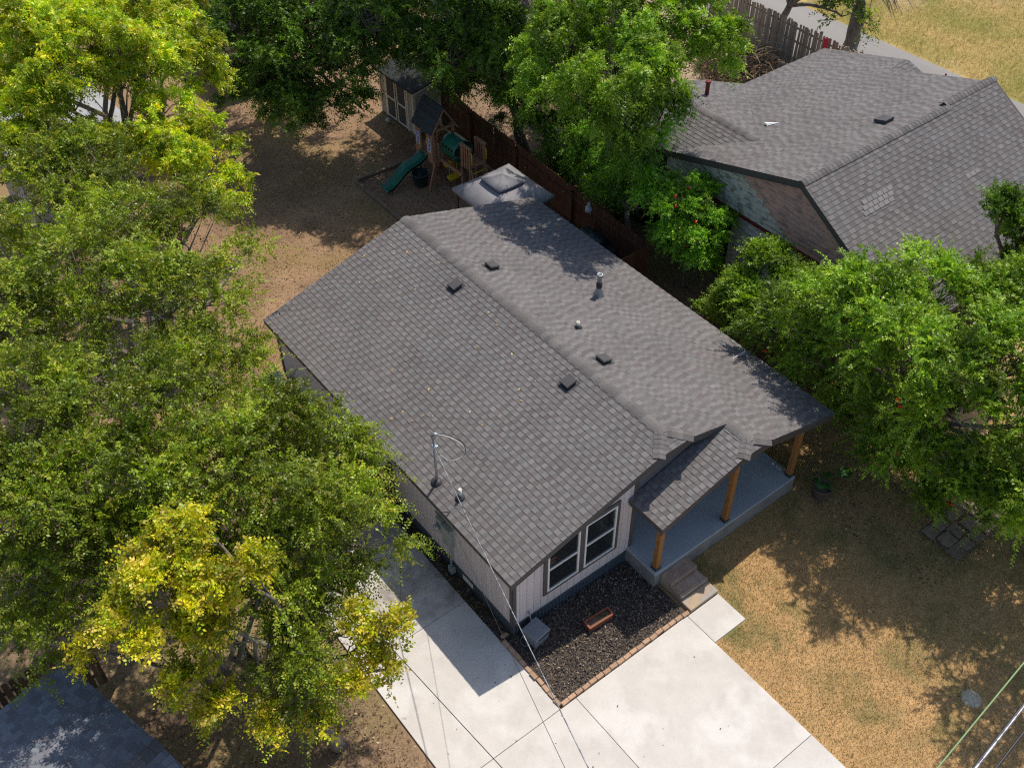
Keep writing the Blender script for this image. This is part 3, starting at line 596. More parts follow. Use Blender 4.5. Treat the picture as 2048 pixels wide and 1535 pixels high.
part('roof', MB().prism([(6.8, 26.6, 2.25), (8.3, 26.6, 2.95), (9.8, 26.6, 2.25), (9.8, 26.6, 2.33), (8.3, 26.6, 3.03), (6.8, 26.6, 2.33)], (0, 4.9, 0)), 'blackshingle', ts)

# playset
ps = thing('playset', 'cedar playset with dark roof, green slide, green tunnel and yellow handles', 'playset', (9.8, 16.5, 0))
tx0, tx1, ty0, ty1, dz, ez = 9.28, 10.12, 16.3, 17.25, 1.12, 2.2
for x in (tx0, tx1):
    for y in (ty0, ty1): part('post', MB().box(x - .045, x + .045, y - .045, y + .045, 0, ez + .1), 'playwood', ps)
for i in range(5): part('deck_board', MB().box(tx0 - .04 + i * .18, tx0 + .13 + i * .18, ty0 - .04, ty1 + .04, dz - .035, dz), 'playwood', ps)
part('deck_rim', MB().box(tx0 - .05, tx1 + .05, ty0 - .07, ty0 - .045, dz - .16, dz - .036).box(tx0 - .07, tx0 - .046, ty0 - .05, ty1 + .05, dz - .16, dz - .036), 'playwood', ps)
for ya, yb in ((ty0 - .03, ty0 + .3), (ty1 - .3, ty1 + .03)):
    pn = part('front_panel', MB().box(tx0 - .075, tx0 - .047, ya, yb, dz - .14, ez - .1), 'playwood', ps)
    fr = MB(); yc = (ya + yb) / 2
    for k in range(3): fr.box(tx0 - .095, tx0 - .076, yc - .1 + k * .09, yc - .08 + k * .09, dz + .28, ez - .3)
    for k in range(4): fr.box(tx0 - .098, tx0 - .0955, yc - .1, yc + .1, dz + .28 + k * .165, dz + .30 + k * .165)
    wn = part('toy_window', fr, 'white', pn)
    part('pane', MB().box(tx0 - .079, tx0 - .0755, yc - .09, yc + .09, dz + .3, ez - .32), 'blue', wn)
for k in range(4): part('baluster', MB().box(tx0 + .12 + k * .15, tx0 + .2 + k * .15, ty0 - .07, ty0 - .046, dz, dz + .62), 'playwood', ps)
rz = 3.0; rc = (tx0 + tx1) / 2
for sgn in (-1, 1):
    for k in range(4):
        f0, f1 = k / 4, (k + 1) / 4 - .012
        a0 = (rc + sgn * (1 - f0) * .58, ez - .06 + f0 * (rz - ez + .06)); a1 = (rc + sgn * (1 - f1) * .58, ez - .06 + f1 * (rz - ez + .06))
        part('roof_board', MB().prism([(a0[0], ty0 - .12, a0[1]), (a1[0], ty0 - .12, a1[1]), (a1[0] + sgn * .018, ty0 - .12, a1[1] + .022), (a0[0] + sgn * .018, ty0 - .12, a0[1] + .022)], (0, ty1 - ty0 + .24, 0)), 'playroof', ps)
part('gable_trim', MB().beam((rc - .56, ty0 - .1, ez - .1), (rc, ty0 - .1, rz - .05), .03, .1, (0, 1, 0)).beam((rc + .56, ty0 - .1, ez - .1), (rc, ty0 - .1, rz - .05), .03, .1, (0, 1, 0)).beam((rc - .4, ty0 - .1, ez + .05), (rc + .4, ty0 - .1, ez + .05), .03, .1, (0, 1, 0)), 'playwood', ps)
# tunnel and second tower
tb = MB(); n_ = 16; yA, yB = ty0 - .04, 15.46; cx_, cz_, rr = 9.95, 1.56, .41
vs = [(cx_ + rr * math.cos(2 * math.pi * j / n_), y, cz_ + rr * math.sin(2 * math.pi * j / n_)) for y in np.linspace(yA, yB, 9) for j in range(n_)]
tb.add(vs, [(i * n_ + j, i * n_ + (j + 1) % n_, (i + 1) * n_ + (j + 1) % n_, (i + 1) * n_ + j) for i in range(8) for j in range(n_)])
tun = part('tunnel', tb, 'green_plastic', ps, True)
tun.modifiers.new('thick', 'SOLIDIFY').thickness = .02
for k in range(4):
    y = 16.1 - k * .17; part('tunnel_hole', MB().tube([(cx_ - rr * .93, y, cz_ + .13), (cx_ - rr * 1.0, y, cz_ + .14)], .05, 10), 'dark', tun)
part('tunnel_beam', MB().box(9.5, 9.56, 15.0, ty0 - .05, dz - .12, dz - .02), 'playwood', ps)
ux0, ux1, uy0, uy1, uz = 9.85, 10.45, 14.95, 15.42, 1.22
for x in (ux0, ux1):
    for y in (uy0, uy1): part('post', MB().box(x - .04, x + .04, y - .04, y + .04, 0, uz + .72), 'playwood', ps)
for i in range(3): part('deck_board', MB().box(ux0 - .03 + i * .21, ux0 + .17 + i * .21, uy0 - .03, uy1 + .03, uz - .03, uz), 'playwood', ps)
for k in range(3): part('baluster', MB().box(ux0 - .055, ux0 - .042, uy0 + .08 + k * .13, uy0 + .15 + k * .13, uz - .1, uz + .68), 'playwood', ps); part('baluster', MB().box(ux1 + .042, ux1 + .055, uy0 + .08 + k * .13, uy0 + .15 + k * .13, uz - .1, uz + .68), 'playwood', ps)
part('hand_rail', MB().box(ux0 - .07, ux0 + .05, uy0 - .06, uy1 + .06, uz + .721, uz + .76), 'playwood', ps); part('hand_rail', MB().box(ux1 - .05, ux1 + .07, uy0 - .06, uy1 + .06, uz + .721, uz + .76), 'playwood', ps)
for x in (ux0, ux1):
    part('grab_handle', MB().tube([(x, uy0 - .04, uz + .6), (x, uy0 - .12, uz + .56), (x, uy0 - .12, uz + .2), (x, uy0 - .04, uz + .16)], .02, 7), 'yellow_plastic', ps, True)
    part('ladder_rail', MB().beam((x, uy0 - .06, uz - .05), (x, uy0 - .4, 0), .04, .07), 'playwood', ps)
for k in range(4):
    f = (k + .5) / 4; part('ladder_rung', MB().tube([(ux0, uy0 - .06 - f * .34, (uz - .05) * (1 - f)), (ux1, uy0 - .06 - f * .34, (uz - .05) * (1 - f))], .02, 7), 'yellow_plastic', ps, True)
# slide
vs = []; fs = []; ns = 14
for i in range(ns):
    s = i / (ns - 1); x = tx0 - .05 - s * 1.62; y = 16.78 + s * .22; z = dz + .02 - (dz - .12) * (s + .06 * math.sin(s * 2 * math.pi * 1.5))
    if s > .9: z = .16
    for (dy, h) in ((-.24, .14), (-.21, .15), (-.19, .02), (0, 0), (.19, .02), (.21, .15), (.24, .14)): vs.append((x, y + dy, z + h))
for i in range(ns - 1):
    for j in range(6): fs.append((i * 7 + j, i * 7 + j + 1, (i + 1) * 7 + j + 1, (i + 1) * 7 + j))
sd_ = part('slide', MB().add(vs, fs), 'green_plastic', ps, True); sd_.modifiers.new('thick', 'SOLIDIFY').thickness = .025
part('brace', MB().beam((tx0 + .0, ty0 - .08, dz - .1), (8.95, ty0 - .1, 0), .06, .08), 'playwood', ps)
for x in (9.6, 9.9):
    part('swing_rope', MB().tube([(x, 15.85, dz - .05), (x, 15.85, .45)], .008, 5), 'yellow_plastic', ps)
part('swing_seat', MB().hexa([(9.55, 15.75, .40), (9.95, 15.75, .40), (9.95, 15.95, .46), (9.55, 15.95, .46), (9.55, 15.75, .46), (9.95, 15.75, .46), (9.95, 15.95, .52), (9.55, 15.95, .52)]), 'yellow_plastic', ps)
part('swing_seat', MB().lathe((9.75, 16.15, .75), [(.02, 0), (.15, .03), (.17, .1), (.15, .12), (.12, .06)], 14), 'yellow_plastic', ps)
single('tub', MB().lathe((8.95, 16.75, 0), [(.22, 0), (.24, .04), (.31, .46), (.33, .47), (.33, .5), (.30, .5), (.24, .08), (.01, .06)], 22), 'tarp', 'round dark green tub standing beside the slide', 'tub', (8.95, 16.75, 0), smooth=True)
for a, b in (((7.2, 18.3), (7.15, 13.2)), ((7.3, 18.32), (9.6, 18.26))):
    t_ = single('landscape_timber', MB().beam((*a, .05), (*b, .05), .1, .1), 'timber', 'weathered timber edging the bark play area on its lawn side' if a[1] - b[1] > 1 else 'weathered timber edging the bark play area toward the back', 'timber', (*a, 0))
single('ball', MB().lathe((10.36, 21.03, 0), [(.01, 0), (.06, .02), (.1, .08), (.1, .13), (.06, .19), (.01, .21)], 14), 'bag', 'pale ball lying in front of the garden shed', 'ball', (10.36, 21.03, 0), smooth=True)

# canopy (soft-top gazebo)
gz = thing('gazebo', 'grey fabric gazebo canopy with vented top behind the house', 'gazebo', (9.1, 12.05, 0))
gx0, gx1, gy0, gy1 = 7.95, 10.25, 10.95, 13.3; gc = ((gx0 + gx1) / 2, (gy0 + gy1) / 2); ge, gt = 2.08, 2.5
def canopy(x0, x1, y0, y1, z0, top, zt, val):
    (cx, cy) = gc; mb = MB(); nn = 8; ring0 = []; ring1 = []; ringm = []; rv = []
    cs = [(x0, y0), (x1, y0), (x1, y1), (x0, y1)]
    for e in range(4):
        a, b = cs[e], cs[(e + 1) % 4]
        for i in range(nn):
            s = i / nn; x = a[0] + (b[0] - a[0]) * s; y = a[1] + (b[1] - a[1]) * s; sg = 4 * s * (1 - s)
            ring0.append((x, y, z0 - .02 * sg)); rv.append((x, y, z0 - val - .02 * sg))
            for f, rr_ in ((.5, ringm), (1, ring1)):
                xx = cx + (x - cx) * (1 - f + f * top); yy = cy + (y - cy) * (1 - f + f * top); rr_.append((xx, yy, z0 + (zt - z0) * f - .05 * sg * (1 - abs(2 * f - 1)) - .015 * sg))
    n = len(ring0); mb.add(rv + ring0 + ringm + ring1 + [(cx, cy, zt + (.0 if top > .1 else 0))], [(k * n + i, k * n + (i + 1) % n, (k + 1) * n + (i + 1) % n, (k + 1) * n + i) for k in range(3) for i in range(n)])
    return mb
cn = part('canopy', canopy(gx0, gx1, gy0, gy1, ge, .36, gt, .12), 'canvas', gz, True); cn.modifiers.new('thick', 'SOLIDIFY').thickness = .006
vt = part('vent_top', canopy(gc[0] - .5, gc[0] + .5, gc[1] - .5, gc[1] + .5, gt + .06, .02, gt + .24, .06), 'canvas', gz, True)
for x in (gx0 + .12, gx1 - .12):
    for y in (gy0 + .12, gy1 - .12): part('leg', MB().tube([(x, y, 0), (x, y, ge - .05)], .03, 8), 'iron', gz, True)
part('frame_rail', MB().tube([(gx0 + .12, gy0 + .12, ge - .07), (gx1 - .12, gy0 + .12, ge - .07), (gx1 - .12, gy1 - .12, ge - .07), (gx0 + .12, gy1 - .12, ge - .07), (gx0 + .12, gy0 + .12, ge - .07)], .018, 6), 'iron', gz)

gr = thing('grill', 'dark covered barbecue grill with rounded lid against the brown fence', 'grill', (10.85, 9.7, 0))
part('lid', MB().add([(10.85 + .3 * math.cos(a), y, .78 + .3 * math.sin(a)) for y in (9.25, 10.15) for a in np.linspace(0, math.pi, 9)],
    [(i, i + 1, i + 10, i + 9) for i in range(8)] + [tuple(range(8, -1, -1)), tuple(range(9, 18))]), 'tarp', gr, True)
part('body', MB().box(10.55, 11.15, 9.25, 10.15, .45, .78), 'iron', gr)
for x in (10.6, 11.1):
    for y in (9.3, 10.1): part('leg', MB().tube([(x, y, 0), (x, y, .46)], .02, 6), 'iron', gr)
part('side_shelf', MB().box(10.6, 11.1, 8.85, 9.24, .72, .76), 'iron', gr)
bk = thing('bicycle', 'small blue child bicycle leaning by the short brown fence', 'bicycle', (10.95, 8.0, 0))
def wheel(c, r, par):
    pts = [(c[0] + .25 * r * math.cos(a), c[1] + r * math.cos(a) * .97, c[2] + r * math.sin(a)) for a in np.linspace(0, 2 * math.pi, 19)]
    wh = part('wheel', MB().tube(pts, .018, 6, False), 'rubber', par, True)
    for k in range(6):
        a = math.pi * k / 6; part('spoke', MB().tube([(c[0] + .25 * r * math.cos(a), c[1] + r * math.cos(a), c[2] + r * math.sin(a)), (c[0] - .25 * r * math.cos(a), c[1] - r * math.cos(a), c[2] - r * math.sin(a))], .003, 4), 'galv', wh)
wheel((11.0, 7.72, .2), .2, bk); wheel((10.86, 8.32, .2), .2, bk)
part('frame', MB().tube([(10.86, 8.32, .2), (10.93, 8.05, .24), (10.98, 7.82, .52), (10.9, 8.15, .5), (10.86, 8.32, .2)], .017, 6).tube([(10.93, 8.05, .24), (10.9, 8.15, .58)], .015, 6), 'blue', bk)
part('fork', MB().tube([(11.0, 7.72, .2), (10.98, 7.82, .52), (10.97, 7.85, .66)], .014, 6), 'galv', bk)
part('handlebar', MB().tube([(10.78, 7.82, .7), (10.97, 7.85, .66), (11.16, 7.89, .7)], .013, 6), 'blue', bk)
part('saddle', MB().box(10.84, 10.94, 8.08, 8.26, .58, .62), 'blue', bk)
single('plastic_bag', MB().lathe((11.2, 10.35, 1.35), [(.03, 0), (.13, .06), (.12, .2), (.04, .3), (.06, .36)], 9), 'bag', 'white plastic bag hanging on the brown fence', 'bag', (11.2, 10.35, 1.35), smooth=True)
ac = thing('condenser_unit', 'pale grey air conditioner condenser beside the back corner of the house', 'condenser', (-.35, 10.25, 0))
part('cabinet', MB().box(-.65, -.05, 9.95, 10.55, 0, .85), 'galv', ac, bevel=.01)
for k in range(7): part('grille_bar', MB().box(-.62 + k * .085, -.585 + k * .085, 9.98, 10.52, .85, .875), 'bag', ac)

# ------------------------------------------------------------------ neighbour's house beyond the fence
nb = thing('neighbour_house', 'old house with peeling pink and green gable and wide grey shingle roof', 'house', (18, 6, 0))
NX0, NX1 = 13.2, 22.1; RY, RZ = 4.1, 4.92; sb, sf = .29, .60
YB = 11.25; zb = lambda y: RZ - sb * (y - RY); zfn = lambda y: RZ - sf * (RY - y); YF = -.25
CX, CZ, CY0 = 15.1, 4.03, 7.15; YC = 11.75
Kb = math.hypot(1, sb); Kf = math.hypot(1, sf); sc_ = .3; Kc = math.hypot(1, sc_)
vy = lambda d: CY0 + (sc_ * d) / sb       # valley y at distance d from cross ridge
pb_poly = [(NX0, RY), (NX1, RY), (NX1, 7.7), (23.1, 7.7), (23.3, YB), (CX + (YB - CY0) * sb / sc_, YB), (CX, CY0), (NX0, vy(CX - NX0))]
pf_poly = [(NX0, RY), (NX1, RY), (NX1 + .1, YF), (NX0, YF)]
xl = CX - NX0
pc_l = [(CX, CY0), (CX, YC), (NX0, YC), (NX0, vy(xl))]
xr = (YB - CY0) * sb / sc_
pc_r = [(CX, CY0), (CX + xr, YB), (CX + 2.2, YC), (CX, YC)]
zc = lambda x: CZ - sc_ * abs(x - CX)
dk = (0, 0, -.14)
nd = MB().prism([(x, y, zb(y)) for x, y in pb_poly], dk).prism([(x, y, zfn(y)) for x, y in pf_poly], dk)
nd.prism([(x, y, zc(x)) for x, y in pc_l], dk).prism([(x, y, zc(x)) for x, y in pc_r], dk)
nd.prism([(NX1, 7.7, zb(7.7)), (23.1, 7.7, zb(7.7)), (23.2, 6.2, zb(7.7) - .55), (NX1, 6.2, zb(7.7) - .55)], dk)
nd.prism([(19.7, RY + .12, RZ + .06), (NX1 + .15, RY + .12, RZ + .06), (NX1 + .2, 0, RZ + .06 - sf * (RY + .12)), (19.9, 0, RZ + .03 - sf * (RY + .12))], dk)
nroof = part('roof', nd, 'fascia', nb)
pc = []; NT = (.16, .19, .22, .15)
shingle_plane((0, RY, RZ + .003), (1, 0, 0), (0, -1, sb), [(x, (RY - y) * Kb) for x, y in pb_poly], .15, NT, pc, .98, False)
shingle_plane((0, RY, RZ + .003), (1, 0, 0), (0, 1, sf), [(x, (y - RY) * Kf) for x, y in pf_poly if True], .15, NT, pc, .98, False)
shingle_plane((CX, 0, CZ + .003), (0, 1, 0), (1, 0, sc_), [(y, (x - CX) * Kc) for x, y in pc_l], .15, NT, pc, .95, False)
shingle_plane((CX, 0, CZ + .003), (0, 1, 0), (-1, 0, sc_), [(y, (CX - x) * Kc) for x, y in pc_r], .15, NT, pc, .95, False)
shingle_plane((19.75, RY + .12, RZ + .066), (1, 0, 0), (0, 1, sf), [(0, -4.2 * Kf), (2.45, -4.2 * Kf), (2.4, 0), (0, 0)], .15, NT, pc, .98, False)
shingle_plane((NX1, 7.7, zb(7.7) + .003), (1, 0, 0), (0, 1, .55 / 1.5), [(0, -1.5 * 1.065), (1.1, -1.5 * 1.065), (1.0, 0), (0, 0)], .15, NT, pc, .98, False)
build_shingles(pc, nroof, 300)
caps((NX0, RY, RZ), (19.75, RY, RZ), .075, nroof, .16); caps((19.7, RY + .12, RZ + .06), (NX1 + .15, RY + .12, RZ + .06), .075, nroof, .16); caps((CX, YC, CZ), (CX, CY0, CZ), .045, nroof, .16)
for (cx, cy, n1, n2) in ((14.6, 2.9, 3, 6), (18.6, 2.2, 1, 3), (19.5, 1.6, 1, 2), (16.4, 2.6, 0, 0)):     # lighter replacement shingles
    for a in range(n1):
        for b in range(n2):
            y = cy - a * .13; x = cx + b * .22 - a * .1
            part('patch_shingle', MB().hexa([(x, y, zfn(y) + .008), (x + .2, y, zfn(y) + .008), (x + .2, y + .12, zfn(y + .12) + .004), (x, y + .12, zfn(y + .12) + .004), (x, y, zfn(y) + .034), (x + .2, y, zfn(y) + .034), (x + .2, y + .12, zfn(y + .12) + .027), (x, y + .12, zfn(y + .12) + .027)]), 'patch', nroof)
# gable wall facing the fence
gxw = NX0 + .28
nw = part('wall', MB().prism([(gxw, YF + .3, 0), (gxw, YF + .3, zfn(YF + .3) - .14), (gxw, RY, RZ - .14), (gxw, 9.3, zb(9.3) - .14), (gxw, 9.3, 0)], (.06, 0, 0)).box(gxw + .06, NX1 - .3, YF + .3, YB - .4, 0, 2.4).box(gxw, CX + 1.6, 9.3, YC - .3, 0, 2.9), 'dark', nb)
lap = {'pinkwall': MB(), 'greenwall': MB()}
zz = .3
while zz < RZ - .25:
    ya = max(YF + .3, RY - (RZ - .2 - zz) / sf); yb = min(9.3, RY + (RZ - .2 - zz) / sb)
    ym = min(max(7.0 + (4.3 - zz) * -1.7, ya + .1), yb - .1) if zz > 1.2 else ya + .2
    for mt_, y0_, y1_ in (('pinkwall', ya, ym), ('greenwall', ym, yb)):
        if y1_ - y0_ > .05: lap[mt_].hexa([(gxw - .045, y0_, zz), (gxw, y0_, zz), (gxw, y1_, zz), (gxw - .045, y1_, zz), (gxw - .008, y0_, zz + .155), (gxw, y0_, zz + .155), (gxw, y1_, zz + .155), (gxw - .008, y1_, zz + .155)])
    zz += .17
for k_, m_ in lap.items(): o = part('clapboard', m_, k_, nw, label='peeling pink lap siding' if k_ == 'pinkwall' else 'peeling pale green lap siding'); o['kind'] = 'stuff'
part('belly_band', MB().box(gxw - .06, gxw - .036, YF + .3, 9.3, 2.55, 2.68), 'rust', nw)
dw = part('doorway', MB().box(gxw - .05, gxw - .037, 6.3, 7.3, .3, 2.4), 'dark', nb)
part('door_casing', MB().box(gxw - .09, gxw - .051, 6.2, 6.32, .3, 2.45).box(gxw - .09, gxw - .051, 7.28, 7.4, .3, 2.45), 'greenwall', dw)
part('wall_plank', MB().box(gxw - .07, gxw - .037, 3.6, 3.7, 1.2, 2.54).box(gxw - .07, gxw - .037, 2.9, 2.98, 1.2, 2.54), 'rust', nw)
nfb = MB()
for a, b in (((NX0 + .02, RY, RZ), (NX0 + .02, 9.2, zb(9.2))), ((NX0 + .02, RY, RZ), (NX0 + .02, YF, zfn(YF)))):
    a = Vector(a); b = Vector(b); nfb.hexa([a + Vector((0, 0, -.22)), b + Vector((0, 0, -.22)), b + Vector((.04, 0, -.22)), a + Vector((.04, 0, -.22)), a + Vector((0, 0, -.12)), b + Vector((0, 0, -.12)), b + Vector((.04, 0, -.12)), a + Vector((.04, 0, -.12))])
part('rake_board', nfb, 'fascia', nroof)
nv = part('box_vent', MB().hexa([(17.7, 4.75, zb(4.95)), (18.1, 4.75, zb(4.95)), (18.1, 5.15, zb(4.95)), (17.7, 5.15, zb(4.95)), (17.7, 4.75, zb(4.75) + .13), (18.1, 4.75, zb(4.75) + .13), (18.1, 5.15, zb(5.15) + .13), (17.7, 5.15, zb(5.15) + .13)]), 'sheddark', nb)
part('vent_pipe', MB().lathe((16.35, 10.55, zc(16.35)), [(.07, -.05), (.07, .42), (.1, .44), (.1, .5), (.03, .52)], 10), 'rust', nb)
for x in (23.5, 23.8): part('vent_pipe', MB().tube([(x, 6.6, 2), (x, 6.6, 3.6)], .03, 7), 'rust', nb)
single('paper_scrap', MB().add([(16.1, 7.75, zb(7.75) + .03), (16.5, 7.6, zb(7.6) + .03), (16.2, 7.95, zb(7.95) + .09), (16.12, 7.8, zb(7.8) + .1)], [(0, 1, 2), (0, 1, 3), (1, 2, 3), (0, 3, 2)]), 'paper', 'white paper scrap lying on the old house roof', 'paper', (16.2, 7.8, zb(7.8)))

# yard behind the old house
sf_ = thing('slat_fence', 'weathered upright slat fence beside the road behind the old house', 'fence', (26, 14, 0))
slm = MB().box(-.018, .018, -.035, .035, .05, 1.85).mesh('slat'); slm.materials.append(M['slat'])
A1 = Vector((25.75, 11.3, 0)); A2 = Vector((26.15, 19.5, 0)); ns = 92
for i in range(ns):
    link('slat', slm, None, sf_, mw=Matrix.Translation(A1 + (A2 - A1) * i / ns + Vector((0, 0, random.uniform(-.06, .04)))) @ Matrix.Rotation(random.gauss(0, .015), 4, 'X'))
for z in (.35, 1.05, 1.6): part('rail', MB().beam(A1 + Vector((.04, 0, z)), A2 + Vector((.04, 0, z)), .04, .08), 'slat', sf_)
for i in range(5): q = A1 + (A2 - A1) * i / 4; part('fence_post', MB().box(q.x + .05, q.x + .14, q.y - .045, q.y + .045, 0, 1.9), 'timber', sf_)
single('orange_board', MB().box(25.62, 25.66, 12.75, 12.95, .1, 1.9), 'redplastic', 'tall orange and white board leaning on the slat fence', 'board', (25.64, 12.85, 0))
def brush(name, label, c, r, h, n, mat, seed, rad=.012):
    g = np.random.default_rng(seed); mb = MB()
    for i in range(n):
        a = g.uniform(0, 6.28); q = r * math.sqrt(g.uniform()); b = Vector((c[0] + q * math.cos(a), c[1] + q * math.sin(a), g.uniform(0, h) * max(.1, 1 - (q / r) ** 2)))
        d = Vector((g.normal(), g.normal(), g.normal() * .35)).normalized(); l = g.uniform(.3, 1.1)
        m_ = b + d * l * .5 + Vector((0, 0, .1)); e = b + d * l + Vector((g.normal() * .1, g.normal() * .1, -.05)); e.z = max(e.z, .02)
        mb.tube([b, m_, e], [rad * g.uniform(.6, 1.4), rad * .8, rad * .4], 3, False)
    t = thing(name, label, 'brush pile', (c[0], c[1], 0)); part('branch', mb, mat, t)['kind'] = 'stuff'
brush('brush_pile', 'big heap of dead brown branches in front of the slat fence', (24.0, 15.6), 1.7, 1.3, 900, 'brush', 1, .02)
brush('brush_pile', 'loose pile of cut branches under the trees outside the brown fence', (13.6, 14.2), 1.3, .5, 320, 'brush', 2)
brush('brush_pile', 'dry stems and dead vines below the red-flowered thicket', (11.3, 4.9), 1.0, .7, 300, 'brush', 3)
cr = thing('crate', 'small brown open crate on the sandy lot', 'crate', (21.75, 14.8, 0))
part('side_panel', MB().box(21.5, 21.53, 14.6, 15.0, 0, .25).box(21.97, 22.0, 14.6, 15.0, 0, .25), 'redwood', cr); part('end_panel', MB().box(21.53, 21.97, 14.6, 14.63, 0, .2).box(21.53, 21.97, 14.97, 15.0, 0, .2), 'redwood', cr); part('crate_floor', MB().box(21.53, 21.97, 14.63, 14.97, 0, .03), 'timber', cr)
for (x, y, mt_, nm, lb) in ((21.9, 13.35, 'paper', 'paper_scrap', 'white paper scrap on the sand near the old roof'), (23.8, 13.7, 'blue', 'plastic_jug', 'blue plastic litter beside the brush heap'), (23.3, 13.3, 'redplastic', 'plastic_bag', 'crumpled red plastic litter on the sand'), (24.1, 14.1, 'bag', 'plastic_bag', 'white plastic litter beside the brush heap'), (24.6, 13.3, 'bag', 'plastic_bottle', 'pale plastic bottle in the shade of the slat fence'), (20.0, 14.9, 'paper', 'paper_scrap', 'white scrap on the sand under the tall tree')):
    single(nm, MB().lathe((x, y, -.02), [(.05, 0), (.16, .03), (.13, .1), (.05, .14), (.02, .13)], 7), mt_, lb, 'litter', (x, y, 0))

# ------------------------------------------------------------------ left: pale metal roof and blue-grey garage roof
mr = thing('carport', 'building with pale ribbed metal roof under the yellow-green tree', 'carport', (-1.8, 23.5, 0))
part('roof', MB().hexa([(-2.9, 21.9, 2.9), (1.15, 21.95, 2.9), (.9, 25.4, 3.3), (-2.9, 25.4, 3.3), (-2.9, 21.9, 2.96), (1.15, 21.95, 2.96), (.9, 25.4, 3.36), (-2.9, 25.4, 3.36)]), 'metalroof', mr)
for i in range(9): x = -2.8 + i * .43; part('roof_rib', MB().hexa([(x, 21.92, 2.958), (x + .04, 21.92, 2.958), (x + .04, 25.38, 3.358), (x, 25.38, 3.358), (x, 21.92, 3.0), (x + .04, 21.92, 3.0), (x + .04, 25.38, 3.4), (x, 25.38, 3.4)]), 'metalroof', mr)
part('wall', MB().box(-2.8, .85, 22.1, 25.2, 0, 2.9), 'shedwall', mr)
gg = thing('garage', 'building with blue-grey shingle roof dappled by leaf shade beside the yard', 'garage', (-9.5, .5, 0))
gd = Vector((.235, -.972, 0)); gs = Vector((-.972, -.235, 0)); g0 = Vector((-8.13, 3.97, 2.6))
def gp(a, b, z): return g0 + gd * a + gs * b + Vector((0, 0, z))
gsl = .18
groof = part('roof', MB().hexa([gp(0, 0, -.14), gp(3.25, 0, gsl * 3.25 - .14), gp(3.25, 9, gsl * 3.25 - .14), gp(0, 9, -.14), gp(0, 0, 0), gp(3.25, 0, gsl * 3.25), gp(3.25, 9, gsl * 3.25), gp(0, 9, 0)])
     .hexa([gp(3.25, 0, gsl * 3.25 - .14), gp(8, 0, gsl * 3.25 - .14 - gsl * 4.75), gp(8, 9, gsl * 3.25 - .14 - gsl * 4.75), gp(3.25, 9, gsl * 3.25 - .14), gp(3.25, 0, gsl * 3.25), gp(8, 0, gsl * 3.25 - gsl * 4.75), gp(8, 9, gsl * 3.25 - gsl * 4.75), gp(3.25, 9, gsl * 3.25)]), 'fascia', gg)
pg = []; Kg = math.hypot(1, gsl)
shingle_plane(g0 + Vector((0, 0, .004)), gs, gd + Vector((0, 0, gsl)), [(0, 0), (9, 0), (9, 3.25 * Kg), (0, 3.25 * Kg)], .15, (.2, .25, .17), pg, 1.3, False)
shingle_plane(gp(3.25, 0, gsl * 3.25 + .004), gs, gd - Vector((0, 0, gsl)), [(0, 0), (9, 0), (9, 4.7 * Kg), (0, 4.7 * Kg)], .15, (.2, .25, .17), pg, 1.3, False)
build_shingles([tuple(list(p[:11]) + [(p[11][0] * .92, p[11][1] * 1.02, p[11][2] * 1.15)] + list(p[12:13]) + [(p[13][0], p[13][1], tuple(c * 1.15 for c in p[13][2]))]) for p in pg], groof, 250)
caps(gp(3.25, -.02, gsl * 3.25), gp(3.25, 9, gsl * 3.25), .03, groof, .2)
part('wall', MB().hexa([gp(.3, .3, -2.6), gp(7.7, .3, -2.6), gp(7.7, 8.8, -2.6), gp(.3, 8.8, -2.6), gp(.3, .3, -.1), gp(7.7, .3, -.1), gp(7.7, 8.8, -.1), gp(.3, 8.8, -.1)]), 'shedwall', gg)

# ------------------------------------------------------------------ wires
def sag(a, b, s, n=20):
    a = Vector(a); b = Vector(b); return [a.lerp(b, i / n) - Vector((0, 0, s * 4 * (i / n) * (1 - i / n))) for i in range(n + 1)]
def wire(label, a, b, s, r, mat, n=24): return single('overhead_wire', MB().tube(sag(a, b, s, n), r, 6), mat, label, 'wire', a, smooth=True)
wire('twisted silver service cable running from the roof mast toward the street', (.36, 3.2, 3.7), (-4.6, -12.0, 7.0), .25, .011, 'alcable', 40)
wire('thin black telephone line from the house eave toward the street', (.05, 2.26, 2.25), (-5.1, -12.2, 7.6), .25, .005, 'cable')
wire('black telephone line passing through the yellow tree over the driveway', (-3.4, 6.5, 3.2), (-3.2, -12.4, 6.8), .25, .008, 'cable')
wire('thin green utility wire over the front lawn', (-14, -9.92, 9.1), (26, -6.5, 8.9), .0, .011, 'greencable')
wire('thick silver utility cable bundle over the front lawn', (-14, -10.29, 9.05), (26, -6.69, 8.95), .0, .018, 'alcable')
wire('thick black utility cable over the front lawn', (-14, -10.27, 9.01), (26, -6.67, 8.91), .0, .018, 'cable')
wire('black utility cable nearest the street over the front lawn', (-14, -10.40, 9.05), (26, -6.95, 8.95), .0, .016, 'cable')

